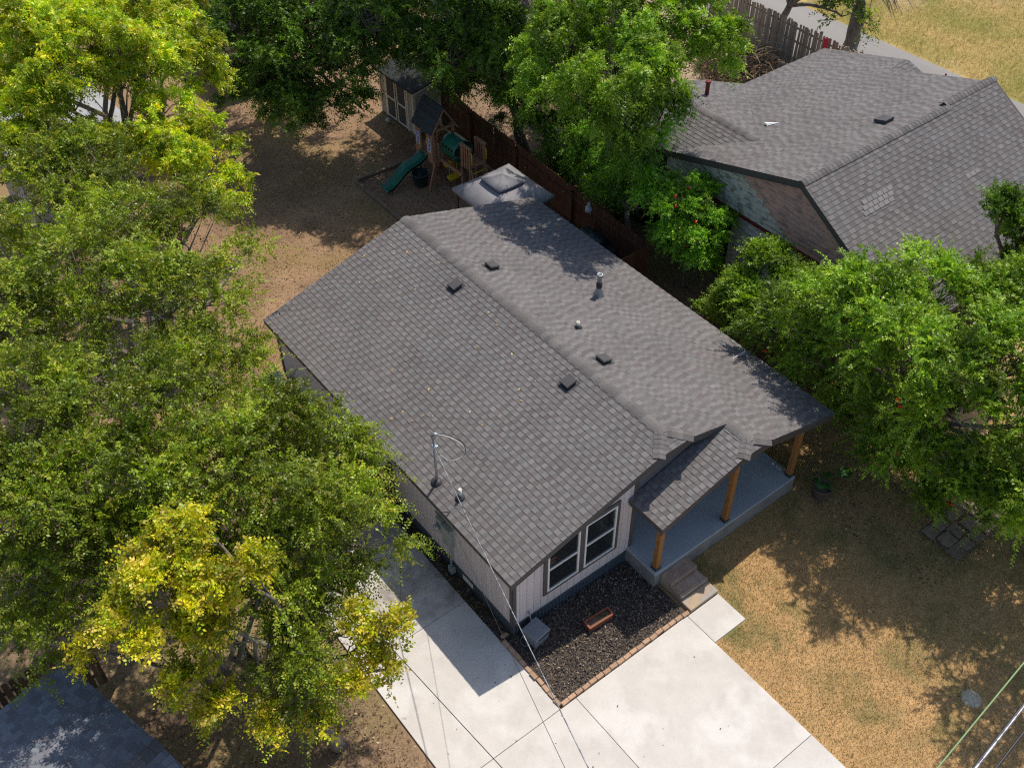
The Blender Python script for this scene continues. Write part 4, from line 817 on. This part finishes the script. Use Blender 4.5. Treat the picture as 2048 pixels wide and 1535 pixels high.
# ------------------------------------------------------------------ vegetation
PAL = {
 'elm': [(0.152, 0.234, 0.012), (0.206, 0.303, 0.015), (0.27, 0.373, 0.021), (0.118, 0.181, 0.012), (0.342, 0.415, 0.026), (0.395, 0.363, 0.045)],
 'dark': [(0.088, 0.178, 0.017), (0.12, 0.23, 0.02), (0.185, 0.302, 0.024), (0.069, 0.138, 0.014)],
 'lime': [(0.43, 0.559, 0.019), (0.592, 0.646, 0.025), (0.323, 0.489, 0.022), (0.772, 0.646, 0.04), (0.233, 0.367, 0.022)],
 'gold': [(.61,.57,.012),(.72,.64,.014),(.50,.53,.012),(.70,.55,.05),(.32,.42,.012),(.68,.48,.12),(.20,.33,.012)],
 'mid': [(0.148, 0.341, 0.017), (0.218, 0.428, 0.024), (0.298, 0.504, 0.031), (0.109, 0.256, 0.017)],
 'fresh': [(0.17, 0.312, 0.016), (0.226, 0.386, 0.023), (0.304, 0.448, 0.032), (0.121, 0.235, 0.016), (0.368, 0.485, 0.044)],
}
def rnd_dir(g, n, zb=0.0):
    d = g.normal(size=(n, 3)); d[:, 2] += zb; return d / np.linalg.norm(d, axis=1)[:, None]
def shoots_to_leaves(g, P0, D0, Ls, droop, m, leaf, width, pal, shade, spread=.9, up=1.0, tri=False):
    N = len(P0); t = (np.arange(m) + .6) / m
    T = t[None, :, None]; P = P0[:, None, :] + Ls[:, None, None] * (D0[:, None, :] * T)
    dz = -(droop * Ls)[:, None] * (t ** 2)[None, :]; P = P.copy(); P[:, :, 2] += dz
    tan = np.repeat(D0[:, None, :], m, 1).copy(); tan[:, :, 2] += -2 * droop[:, None] * t[None, :]
    tan /= np.linalg.norm(tan, axis=2)[:, :, None]
    n0 = rnd_dir(g, N, 1.0 * up)[:, None, :]
    bi = np.cross(tan, np.repeat(n0, m, 1)); bi /= (np.linalg.norm(bi, axis=2)[:, :, None] + 1e-6)
    sd = np.where(np.arange(m) % 2 == 0, 1., -1.)[None, :, None]
    ld = tan * .55 + bi * sd * spread + g.normal(0, .22, (N, m, 3)); ld /= np.linalg.norm(ld, axis=2)[:, :, None]
    nr = np.cross(bi, tan) + g.normal(0, .62, (N, m, 3)); wv_ = np.cross(ld, nr); wv_ /= (np.linalg.norm(wv_, axis=2)[:, :, None] + 1e-6)
    sz = g.uniform(.65, 1.25, (N, m, 1)) * (1 - .35 * t[None, :, None]); l = leaf * sz; ww = width * sz * .5
    b = P; mid = b + ld * l * .45; tip = b + ld * l; tip[:, :, 2] -= (l * .12)[:, :, 0]
    if tri: V = np.stack([b + ld * l * .15 + wv_ * ww * 1.1, tip, b + ld * l * .15 - wv_ * ww * 1.1], 2).reshape(-1, 3); kk = 3
    else: V = np.stack([b, mid + wv_ * ww, tip, mid - wv_ * ww], 2).reshape(-1, 3); kk = 4
    F = np.arange(N * m * kk).reshape(-1, kk)
    pa = np.array(pal); base = pa[g.integers(0, len(pa), N)][:, None, :] * .6 + pa[g.integers(0, len(pa), (N, m))] * .4
    C = base * (shade[:, None, None] if shade is not None else 1) * g.uniform(.82, 1.18, (N, m, 1))
    return V, F, np.repeat(C.reshape(-1, 3), kk, 0)
def ribbons(P0, D0, Ls, droop, r):
    N = len(P0); ts = np.array([0, .5, 1.]); rings = []
    a = np.cross(D0, np.array([.3, .2, 1.])); a /= np.linalg.norm(a, axis=1)[:, None] + 1e-6; b = np.cross(D0, a)
    for t in ts:
        c = P0 + (Ls * t)[:, None] * D0; c = c.copy(); c[:, 2] -= droop * Ls * t * t; rr = r * (1 - .7 * t)
        rings.append(np.stack([c + (a * math.cos(q) + b * math.sin(q)) * rr for q in (0, 2.094, 4.189)], 1))
    V = np.stack(rings, 1).reshape(-1, 3); F = []
    for k in range(2):
        for j in range(3): F.append([k * 3 + j, k * 3 + (j + 1) % 3, (k + 1) * 3 + (j + 1) % 3, (k + 1) * 3 + j])
    F = (np.arange(N)[:, None, None] * 9 + np.array(F)[None]).reshape(-1, 4)
    return V, F, np.ones((len(V), 3))
def bend(a, b, g, k=5, amp=.08, rise=.12):
    a = Vector(a); b = Vector(b); d = (b - a).length; out = []
    for i in range(k + 1):
        t = i / k; p = a.lerp(b, t); s = math.sin(math.pi * t)
        out.append(p + Vector((g.normal() * amp * d * s * .5, g.normal() * amp * d * s * .5, rise * d * s)))
    return out
TRI = 0; DM = 3.3; RM = 1.14
def tree(name, label, cat, base, lobes, pal, seed, dens=1.0, leaf=.088, width=.05, m=18, sl=.55, droop=.45, tr=.2, rosette=1,
         group=None, fork=.5, flat=.75, twig=.004, bare=0, clump=.42, spread=.9, tri=False, tw=.5):
    global TRI
    g = np.random.default_rng(seed); t = thing(name, label, cat, (base[0], base[1], 0), group)
    lb = np.array(lobes, float); cen = lb[:, :3].mean(0); wood = MB()
    fk = Vector((base[0] * .55 + cen[0] * .45, base[1] * .55 + cen[1] * .45, cen[2] * fork))
    tp = bend((base[0], base[1], -.05), fk, g, 6, .04, 0); wood.tube(tp, [tr * (1.25 if i == 0 else 1 - .35 * i / 6) for i in range(7)], 10)
    tv = []; lv = []; bare_v = []
    for (x, y, z, r) in lb:
        c = Vector((x, y, z - r * .25)); lp = bend(fk, c, g, 6, .12, .1)
        wood.tube(lp, list(np.linspace(tr * .5, tr * .16, 7)), 6, False)
        nc = max(5, int(13 * r * r / (clump / .42) ** 2)); dirs = rnd_dir(g, nc, .45); q = g.uniform(.35, 1.0, nc) ** .6
        cc = np.array([x, y, z]) + dirs * (q * r)[:, None] * np.array([1, 1, flat])
        for k in range(nc):
            a = lp[4 + k % 3]; wood.tube(bend(a, cc[k], g, 3, .18, .08), [tr * .14, tr * .09, tr * .06, tr * .03], 4, False)
        r = r * RM; ns = int(r * r * 95 * DM * dens / max(.5, (leaf / .088) ** 1.6) / max(1, rosette * .55))
        which = g.integers(0, nc, ns); anc = cc[which] + g.normal(0, clump * .40, (ns, 3)) * np.array([1, 1, .55])
        out = anc - np.array([x, y, z - r * .9]); out /= np.linalg.norm(out, axis=1)[:, None] + 1e-6
        tone = g.uniform(.42, 1.4, nc)[which]
        for rs in range(rosette):
            D = out * (.7 if rosette == 1 else .35) + rnd_dir(g, ns, .15) * .7; D[:, 2] += .1; D /= np.linalg.norm(D, axis=1)[:, None]
            Ls = sl * g.uniform(.55, 1.35, ns); dr = droop * g.uniform(.5, 1.5, ns)
            lv.append(shoots_to_leaves(g, anc, D, Ls, dr, m, leaf, width, PAL[pal], tone, spread, tri=tri))
            if rs == 0:
                sel = g.uniform(size=ns) < tw; tv.append(ribbons(anc[sel] - D[sel] * .12, D[sel], Ls[sel] * 1.05, dr[sel], twig))
        if bare:
            nb_ = int(bare * r * r); sel = g.integers(0, nc, nb_); D = rnd_dir(g, nb_, .25)
            tv.append(ribbons(cc[sel], D, g.uniform(.4, 1.1, nb_), g.uniform(-.1, .3, nb_), .007)); 
    part('trunk', wood, 'bark', t, True, (base[0], base[1], 0))
    def cat_(ps):
        Vs, Fs, Cs = [], [], []; b = 0
        for V, F, C in ps: Vs.append(V); Fs.append(F + b); Cs.append(C); b += len(V)
        return np.concatenate(Vs), np.concatenate(Fs), np.concatenate(Cs)
    V, F, C = cat_(lv); TRI += (F.shape[1] - 2) * len(F); link('crown', fastmesh('crown', V, F, C), 'leaf', t)
    V, F, C = cat_(tv); TRI += 2 * len(F); link('twig', fastmesh('twig', V, F, None), 'twig', t)['kind'] = 'stuff'
    return t
LA=[(-0.9,12.0,5.5,1.10),(-1.9,12.4,6.0,1.40),(-3.1,14.4,6.0,1.40),(-1.2,10.3,4.5,.85),(-3.1,8.1,6.5,1.60),(-4.3,10.0,6.5,1.60),(-5.9,9.5,6.5,1.50),(-2.9,7.4,5.0,1.15),(-4.9,6.0,6.5,1.60),(-6.4,6.5,6.5,1.50),(-1.7,8.5,4.0,0.65),(-5.6,12.5,6.2,1.5),(-3.3,16.0,6.3,1.2),(-2.2,14.8,6.2,1.1),(.6,11.9,4.2,.45)]
LB=[(-2.8,4.3,5.5,1.10),(-2.1,3.7,5.0,.95),(-1.9,2.7,4.5,0.75),(-4.0,3.1,6.0,1.30),(-3.2,2.1,5.5,1.20),(-2.4,1.7,4.2,0.80),(-4.3,1.8,5.0,1.10),(-4.3,0.9,4.0,0.90),(-3.1,1.3,3.5,0.60),(-5.3,1.5,4.9,.75),(-4.8,.4,4.4,.6),(-5.9,2.5,5.4,.9),(-4.9,-.2,3.6,.5)]
LC=[(-5.1,4.0,6.0,1.40),(-6.6,4.7,6.0,1.50),(-7.6,5.2,6.0,1.30),(-6.8,3.7,5.0,1.20),(-8.0,4.0,5.0,1.20),(-8.7,3.7,4.0,0.70),(-5.0,4.2,4.0,0.90)]
LE=[(-5.7,1.8,6.6,0.53),(-6.3,1.7,6.3,0.53),(-5.6,1.0,6.2,0.57),(-7.1,1.7,5.8,0.47),(-6.5,1.1,5.5,0.52),(-6.5,0.6,4.8,0.43),(-6.3,0.1,4.2,0.41),(-5.0,1.0,6.3,0.43),(-5.6,-0.3,3.5,0.36),(-4.9,-0.7,3.4,0.26),(-3.7,0,4.4,0.39),(-3.1,-0.4,4.2,0.36),(-3.5,-0.8,3.9,0.36),(-4.1,-0.6,3.8,0.34),(-7.6,2.2,4.8,0.34),(-5.3,2.1,6.7,0.34),(-5.7,0.7,5.6,0.34)]
LD=[(-1.6,19.2,8.0,1.40),(-0.5,17.6,8.0,1.30),(-1.7,17.3,7.5,1.20),(0.7,16.8,7.5,1.10),(-0.3,17.1,7.0,0.70),(2.4,18.2,7.0,0.80),(-3.1,17.4,6.5,1.10),(2.4,17.7,6.0,0.70),(0.3,15.6,6.5,0.80),(1.1,14.9,5.5,0.90),(-0.2,14.5,6.0,0.80),(0.9,13.5,5.0,0.60),(0.9,19.8,7.4,1.3),(2.9,20.6,6.5,1.1),(-2.6,16.6,6.8,.7),(-1.2,21.6,7.4,1.2),(1.0,22.6,7.0,1.2),(-1.4,16.2,6.0,.9),(-.4,15.4,5.7,.8),(-3.0,18.8,7.0,1.2)]
LF=[(5.7,22.3,5.0,1.50),(5.8,19.9,4.5,1.40),(7.0,19.0,5.5,1.50),(5.4,20.4,3.5,0.80),(7.0,17.7,5.0,1.30),(6.6,19.7,3.0,0.70),(7.9,18.6,2.5,0.60),(8.1,17.7,6.0,1.50)]
LG=[(8.7,16.3,6.0,1.50),(9.1,14.8,5.5,1.30),(9.8,14.1,6.5,1.40),(9.8,14.2,4.5,1.10),(8.9,14.8,7.0,1.40),(10.0,13.2,4.5,0.90),(8.6,16.8,5.0,0.90)]
LF=[(5.7,22.3,5.0,1.5),(6.1,20.4,4.2,1.3),(7.5,20.0,5.0,1.5),(5.4,20.4,3.5,.8),(7.7,18.8,4.5,1.2),(6.6,19.7,3.0,.7),(8.1,18.9,2.5,.6),(8.6,18.6,5.5,1.5),(5.7,25.3,5.0,1.6),(7.3,22.1,5.5,1.7),(4.6,23.6,4.6,1.4),(8.9,20.6,5.6,1.6),(3.6,27.5,5,1.6),(9.6,23.5,5.5,1.8),(7.5,25.5,5.5,1.8),(6.1,20.8,2.3,.9),(7.0,18.9,3.0,.7),(6.4,19.2,2.6,.65),(5.4,19.6,3.2,.8),(5.2,21.4,3.0,1.1),(6.6,21.2,3.0,1.0),(8.6,20.2,3.6,1.0),(4.6,25.0,3.2,1.2)]
LG=[(10.3,18.8,4.6,1.5),(10.3,16.5,4.6,1.2),(11.4,16.3,5.2,1.4),(11.6,15.2,3.8,1.0),(10.8,17.7,5.4,1.4),(12.0,14.2,3.8,.9),(9.6,18.5,4.4,.9),(11.6,15.2,4.8,1.1),(12.5,17.5,5.0,1.5),(13.2,19.5,5.5,1.7),(11.6,20.5,5.5,1.6),(14.5,16.8,5.0,1.6),(13.4,15.0,4.2,1.3),(15.5,18.8,5.5,1.7),(9.8,17.6,7.8,.9),(11.6,17.6,7.8,1.0),(12.4,15.6,7.4,1.0),(13.2,16.4,3.0,1.1),(12.6,18.6,3.2,1.1),(13.8,18.2,3.0,1.2),(11.4,17.2,3.2,.85),(11.8,18.6,3.4,1.0),(12.4,15.6,2.4,.9),(12.7,14.5,2.0,.85),(9.3,19.6,7.6,1.0),(10.4,18.4,8.0,.9),(14.5,14.6,3.3,1.2),(15.6,16.0,3.5,1.3),(14.2,13.0,2.6,1.0),(16.5,14.2,3.4,1.2),(17.0,17.4,4.0,1.5)]  # highest lobes, mostly above the view, are added to shade the backyard
LH=[(10.5,8.1,6.9,.75),(9.9,9.6,6.9,.7),(11.4,8.9,7.2,.9),(10.7,11.3,7.3,1.2),(12.2,10.4,7.5,1.3),(14.2,9.7,7.3,1.2),(14.2,8.5,7.0,.9),(12.3,9.4,6.8,1.0),(9.3,10.2,6.2,.8),(9.9,9.2,6.0,.8),(9.5,11.2,6.8,.7),(10.9,8.8,5.5,.9),(12.4,8.6,6.5,.7),(11.5,15.3,7.5,1.3),(13.6,13.0,8.0,1.3)]
LI=[(11.9,8.9,4.0,.8),(11.9,7.9,3.0,.7),(12.2,9.4,5.0,.8),(11.9,9.4,2.6,.7),(12.9,9.2,5.0,.7),(12.1,10.6,2.4,.8),(13.0,12.7,2.2,.9),(12.5,11.6,2.5,.8)]
LJ=[(11.8,7.2,3.3,.7),(12.7,7.3,3.1,.6),(11.7,7.0,2.3,.7),(12.0,6.4,2.7,.7),(12.7,6.6,2.3,.6),(11.7,6.0,1.8,.6)]
LK=[(12.1,4.0,3.0,.6),(11.4,3.9,2.3,.7),(11.6,2.9,2.8,.7),(11.2,4.3,1.7,.5),(12.4,3.2,3.0,.4)]
tree('elm_tree', 'large green tree with many bare grey twigs by the back corner of the house', 'tree', (-3.4, 9.2), LA, 'elm', 11, 1.0, tw=.4, bare=16, tr=.24)
tree('elm_tree', 'green tree with long drooping feathery shoots hanging over the driveway', 'tree', (-3.5, 3.3), LB, 'elm', 12, 1.05, sl=.7, droop=.6, m=22, bare=7, tr=.2)
tree('elm_tree', 'dense green tree above the weathered picket fence and the blue-grey garage roof', 'tree', (-6.6, 5.4), LC, 'elm', 13, 1.0, bare=8, tr=.2)
tree('ash_tree', 'small yellow-leaved tree with thick grey trunk beside the driveway', 'tree', (-4.3, .4), LE, 'gold', 14, 1.9, leaf=.10, width=.062, m=9, sl=.3, droop=.3, rosette=3, tr=.15, fork=.5, clump=.3, spread=1.1)
tree('soapberry_tree', 'tall yellow-green tree with feathered leaves above the pale metal roof', 'tree', (-1.4, 17.6), LD, 'lime', 15, 1.75, tri=True, tw=.3, leaf=.13, width=.062, m=12, sl=.36, droop=.8, rosette=4, tr=.2, clump=.36)
tree('hackberry_tree', 'dark green tree hiding the tan shed at the back of the yard', 'tree', (7.8, 25.2), LF, 'dark', 16, 1.15, tri=True, tw=.25, clump=.36, leaf=.11, width=.07, m=16, sl=.6, droop=.8, tr=.22)
tree('hackberry_tree', 'dark leaning tree behind the garden shed and the playset', 'tree', (13.2, 16.2), LG, 'dark', 17, 1.2, tri=True, tw=.25, clump=.36, leaf=.11, width=.07, m=16, sl=.6, droop=.8, tr=.22)
tree('pecan_tree', 'tall bright green tree with pale bare branches outside the brown fence', 'tree', (13.0, 11.2), LH, 'fresh', 18, 1.8, tri=True, tw=.3, leaf=.14, width=.062, m=12, sl=.4, droop=.9, rosette=4, tr=.22, fork=.6, clump=.38)
tree('vine_covered_tree', 'slender trunk smothered in green vines next to the brown fence', 'tree', (12.2, 9.4), LI, 'mid', 19, 1.8, leaf=.09, width=.06, m=14, sl=.45, droop=1.1, tr=.14, fork=.4)
jt = tree('trumpet_vine', 'vine thicket with red trumpet flowers in front of the green peeling wall', 'vine', (12.2, 6.9), LJ, 'mid', 20, 2.0, leaf=.08, width=.055, m=12, sl=.32, droop=.5, rosette=2, tr=.06, fork=.3, clump=.32)
tree('shrub', 'bright green leafy shrub below the pink gable', 'shrub', (11.8, 3.6), LK, 'fresh', 21, 2.0, leaf=.08, width=.05, m=13, sl=.36, droop=.3, rosette=2, tr=.07, fork=.3, clump=.3)
LL=[(10.1,1.7,3.2,.8),(10.5,.8,4.3,.9),(10.5,-.3,5.2,1.0),(12.1,-.8,5.0,1.0),(12.8,-1.9,5.0,1.0),(10.5,.9,2.4,.8),(10.0,-.7,4.1,.9),(9.9,-2.3,5.3,1.0),(11.2,-3.1,5.0,1.1),(10.6,-.5,2.0,.7),(10.3,-2.0,3.0,.9),(10.1,-3.5,4.0,1.0),(10.8,-4.5,4.0,.9),(10.1,-2.3,1.8,.7),(10.1,-3.6,2.4,.8),(11.1,-4.3,2.2,.8),(10.8,2.9,2.4,.6),(13.5,-2.6,5.0,1.1),(11.7,-3.8,5.0,1.1),(11.2,-.4,4.6,1.0)]
LL += [(11.0,-4.5,1.3,.7),(10.6,-3.5,1.1,.6),(11.9,-5.0,1.4,.7),(11.5,4.4,1.0,.7),(11.6,3.0,1.1,.8),(11.7,1.8,1.1,.9),(11.6,.6,1.1,.9),(11.4,-.6,1.0,.8),(11.2,-1.8,1.0,.8),(11.1,-2.9,1.0,.8),(11.5,-3.9,1.3,.7),(12.2,-4.6,1.5,.7),(12.6,1.2,2.4,1.0),(12.4,-.6,2.6,1.0),(12.9,-5.6,2.0,1.0),(10.6,-5.2,2.2,.8),(11.6,-5.6,2.6,.9),(11.2,2.2,3.0,.8),(11.3,.9,3.6,.9),(10.2,-2.9,2.2,.7)]
lt = tree('elm_tree', 'broad bright green tree with feathery shoots and red vine flowers right of the porch', 'tree', (11.7, -1.6), LL, 'fresh', 22, 1.1, tri=True, tw=.2, clump=.34, leaf=.095, width=.066, sl=.6, droop=.45, m=20, bare=3, tr=.16, fork=.45)
tree('elm_tree', 'green tree shading the flagstones and the far side of the dry lawn', 'tree', (11.6, -6.2), [(10.7,-5.7,5.0,1.2),(9.3,-6.5,4.6,1.0),(11.0,-6.9,5.2,1.2),(10.0,-7.8,5.0,1.0),(12.0,-5.6,4.6,1.1),(9.0,-7.6,4.4,.7)], 'fresh', 23, .5, tri=True, tw=.2, leaf=.1, width=.07, sl=.6, tr=.17)
tree('juniper_tree', 'dark fine-leaved evergreen poking up in front of the old house roof', 'tree', (17.2, -.9), [(16.0,-.2,5.3,.55),(16.2,-.9,4.9,.6),(15.7,-.1,5.4,.35),(16.9,-.9,4.8,.7),(16.7,-.6,4.1,.7),(17.0,-1.0,3.4,.8),(17.1,-.9,2.5,.8)], 'dark', 24, 2.0, sl=.35, droop=.1, tr=.12, clump=.25)
tree('roadside_tree', 'leafy dark green tree behind the slat fence at the roadside', 'tree', (27.2, 16.6), [(26.4,15.4,3.6,1.2),(26.8,14.2,3.4,1.1),(26.2,17.0,3.7,1.3),(27.4,13.6,2.2,.7),(27.6,15.6,4.4,1.1)], 'dark', 25, 1.0, leaf=.13, width=.07, m=12, sl=.5, tr=.2)
dt = tree('dying_tree', 'thick half-dead trunk with vines and bare grey branches beside the road', 'tree', (28.5, 13.6), [(28.3,13.4,3.4,.6),(28.4,13.2,1.6,.5),(28.2,13.9,4.4,.6)], 'fresh', 26, .9, leaf=.12, width=.07, m=9, sl=.45, droop=.9, tr=.34, fork=.7, bare=60)
g5 = np.random.default_rng(55)
dead = MB()
for i in range(60):
    b = Vector((28.6, 13.0, 3.2)) + Vector(g5.normal(0, .25, 3)); d = Vector((.35 + g5.normal() * .5, -.9 + g5.normal() * .4, g5.normal() * .5)).normalized(); l = g5.uniform(.5, 1.5)
    dead.tube([b, b + d * l * .5 + Vector((0, 0, .1)), b + d * l + Vector((0, 0, -.25))], [.03, .018, .006], 4, False)
part('dead_branch', dead, 'twig', dt)
for i, (x, y, h_, r_, lb_) in enumerate(((12.5, 13.4, 1.0, .8, 'low dark shrub outside the brown fence behind the canopy'), (12.9, 11.6, 1.3, .9, 'leafy undergrowth at the foot of the tall bright green tree'),
        (15.2, 14.8, 1.2, 1.1, 'rounded shrub on the sandy lot beyond the cut branches'), (14.6, 12.6, 1.1, .9, 'bushy undergrowth between the tall tree and the old house'), (12.6, 20.6, 1.4, 1.1, 'dark bush behind the garden shed'))):
    tree('shrub', lb_, 'shrub', (x, y), [(x, y, h_, r_), (x + .7, y + .5, h_ * .8, r_ * .8), (x + .2, y - .8, h_ * .8, r_ * .8)], 'dark' if i % 2 == 0 else 'mid', 80 + i, 1.0, tri=True, tw=.2, leaf=.12, width=.06, m=12, sl=.4, tr=.05, fork=.3, rosette=2)
# red trumpet flowers, each a part of its vine
fm = MB(); fm.lathe((0, 0, 0), [(.006, -.07), (.012, -.03), (.022, 0), (.05, .025), (.055, .02)], 7); fme = fm.mesh('flower'); fme.materials.append(M['red'])
def flowers(par, lobes, n, seed, sc_=1.0):
    g = np.random.default_rng(seed)
    for i in range(n):
        x, y, z, r = lobes[g.integers(0, len(lobes))]; d = Vector((-.5, -.65, .5)) + Vector(g.normal(0, .45, 3)); d.normalize()
        c = Vector((x, y, z)) + d * r * g.uniform(.85, 1.1)
        for k in range(g.integers(1, 4)):
            link('flower', fme, None, par, mw=Matrix.Translation(c + Vector(g.normal(0, .06, 3))) @ (d + Vector(g.normal(0, .4, 3))).to_track_quat('Z', 'Y').to_matrix().to_4x4() @ Matrix.Scale(sc_ * g.uniform(.8, 1.3), 4))
flowers(jt, LJ, 16, 61); flowers(lt, [l for l in LL if l[2] < 3.3], 11, 62)

# lawn blades, litter, roof leaves
def blades(n, reg, cols, rng, h=.045, keep=None, z=-.012):
    x = rng.uniform(reg[0], reg[1], n); y = rng.uniform(reg[2], reg[3], n)
    if keep is not None: k = keep(x, y); x, y = x[k], y[k]; n = len(x)
    a = rng.uniform(0, 6.283, n); hh = h * rng.uniform(.4, 1.4, n); ln = rng.normal(0, .6, (n, 2)) * hh[:, None]; wd = rng.uniform(.003, .007, n)
    b = np.c_[x, y, np.full(n, z)]; s = np.c_[np.cos(a), np.sin(a), np.zeros(n)] * wd[:, None]
    V = np.stack([b - s, b + s, b + np.c_[ln, hh]], 1).reshape(-1, 3); F = np.arange(3 * n).reshape(-1, 3)
    pn = .5 + .5 * np.sin(x * 1.7 + 1.3 * np.sin(y * 1.1)) * np.sin(y * 1.9 + np.sin(x * .8))
    ca = np.array(cols); idx = np.where(rng.uniform(size=n) < .25 + .45 * pn, rng.integers(0, 3, n), rng.integers(3, len(ca), n))
    return V, F, np.repeat(ca[idx] * rng.uniform(.75, 1.25, (n, 1)), 3, 0)
GC = [(.29, .24, .07), (.23, .22, .06), (.36, .28, .095), (.56, .38, .18), (.48, .31, .145), (.64, .47, .25), (.44, .27, .12)]
notdrive = lambda x, y: ~((x < 4.78) & (y < -1.84) & (y > -2.8)) & ~((x < 8.6) & (y > -.82)) & ~((x < 4.8) & (y > -1.9))
stuff('lawn_grass', [blades(190000, (3.76, 13.5, -9.5, 1.0), GC, rng, .05, notdrive)], 'grass', 'short dry tan and green grass of the front lawn', 'grass')
stuff('field_grass', [blades(40000, (30.8, 42, 2, 18), [(.24, .22, .04), (.17, .19, .03), (.32, .26, .06), (.46, .31, .11), (.40, .26, .09), (.54, .40, .18), (.36, .22, .08)], rng, .16, None, -.019)], 'grass', 'patchy yellow-green grass of the open field beyond the road', 'grass')
LT = [(.30, .19, .09), (.22, .13, .06), (.38, .27, .13), (.15, .095, .05), (.45, .33, .18), (.12, .08, .05)]
stuff('leaf_litter', [scatter_flat(2500, (12, 19, 10, 20), -.03, .07, LT, rng, .25, aspect=.6), scatter_flat(16000, (-2, 11.4, 11, 27), -.02, .055, LT, rng, .25, aspect=.6), scatter_flat(9000, (-9, -3.05, -7, 11), -.03, .06, LT, rng, .25, aspect=.6),
      scatter_flat(5000, (8.6, 13.0, -5, 8), -.012, .06, LT, rng, .3, aspect=.6), scatter_flat(3500, (7.3, 11.4, 11.0, 18.2), -.008, .05, [(.2, .11, .06), (.26, .16, .09), (.11, .06, .04)], rng, .4, aspect=.4),
      scatter_flat(70, (-2.9, 3.6, -6, 4.5), .021, .045, LT, rng, .1, aspect=.5)], 'litter', 'dry brown leaves and bark scattered over the yard', 'leaf litter')
stuff('weed_patch', [blades(26000, (-8.5, -3.1, -6, 3.0), [(.10, .13, .03), (.14, .16, .04), (.18, .17, .05), (.3, .22, .11), (.36, .26, .13)], rng, .07, None, -.03), blades(22000, (-2, 7, 11, 20), GC, rng, .05, None, -.02)], 'grass', 'thin weedy grass in the side yard and backyard', 'grass')
fl_ = []
for i in range(34):
    x = rng.uniform(.3, 4.4); y = rng.uniform(3.5, 10.6); a = rng.uniform(0, 6.28); l = rng.uniform(.025, .055); z = zl(x) + .022
    d = np.array([math.cos(a), math.sin(a), S * math.cos(a)]) * l; e = np.array([-math.sin(a), math.cos(a), -S * math.sin(a)]) * l * .5; c = np.array([x, y, z])
    col = np.array([(.5, .36, .14), (.42, .27, .12), (.55, .48, .25)][i % 3])
    fl_.append((np.array([c - d, c - e, c + d, c + e + [0, 0, .012]]), np.array([[0, 1, 2, 3]]), np.repeat(col[None], 4, 0)))
stuff('roof_leaf', fl_, 'litter', 'few fallen yellow leaves lying on the grey shingles', 'leaves')
print('leaf tris', TRI, 'objects', len(bpy.data.objects))
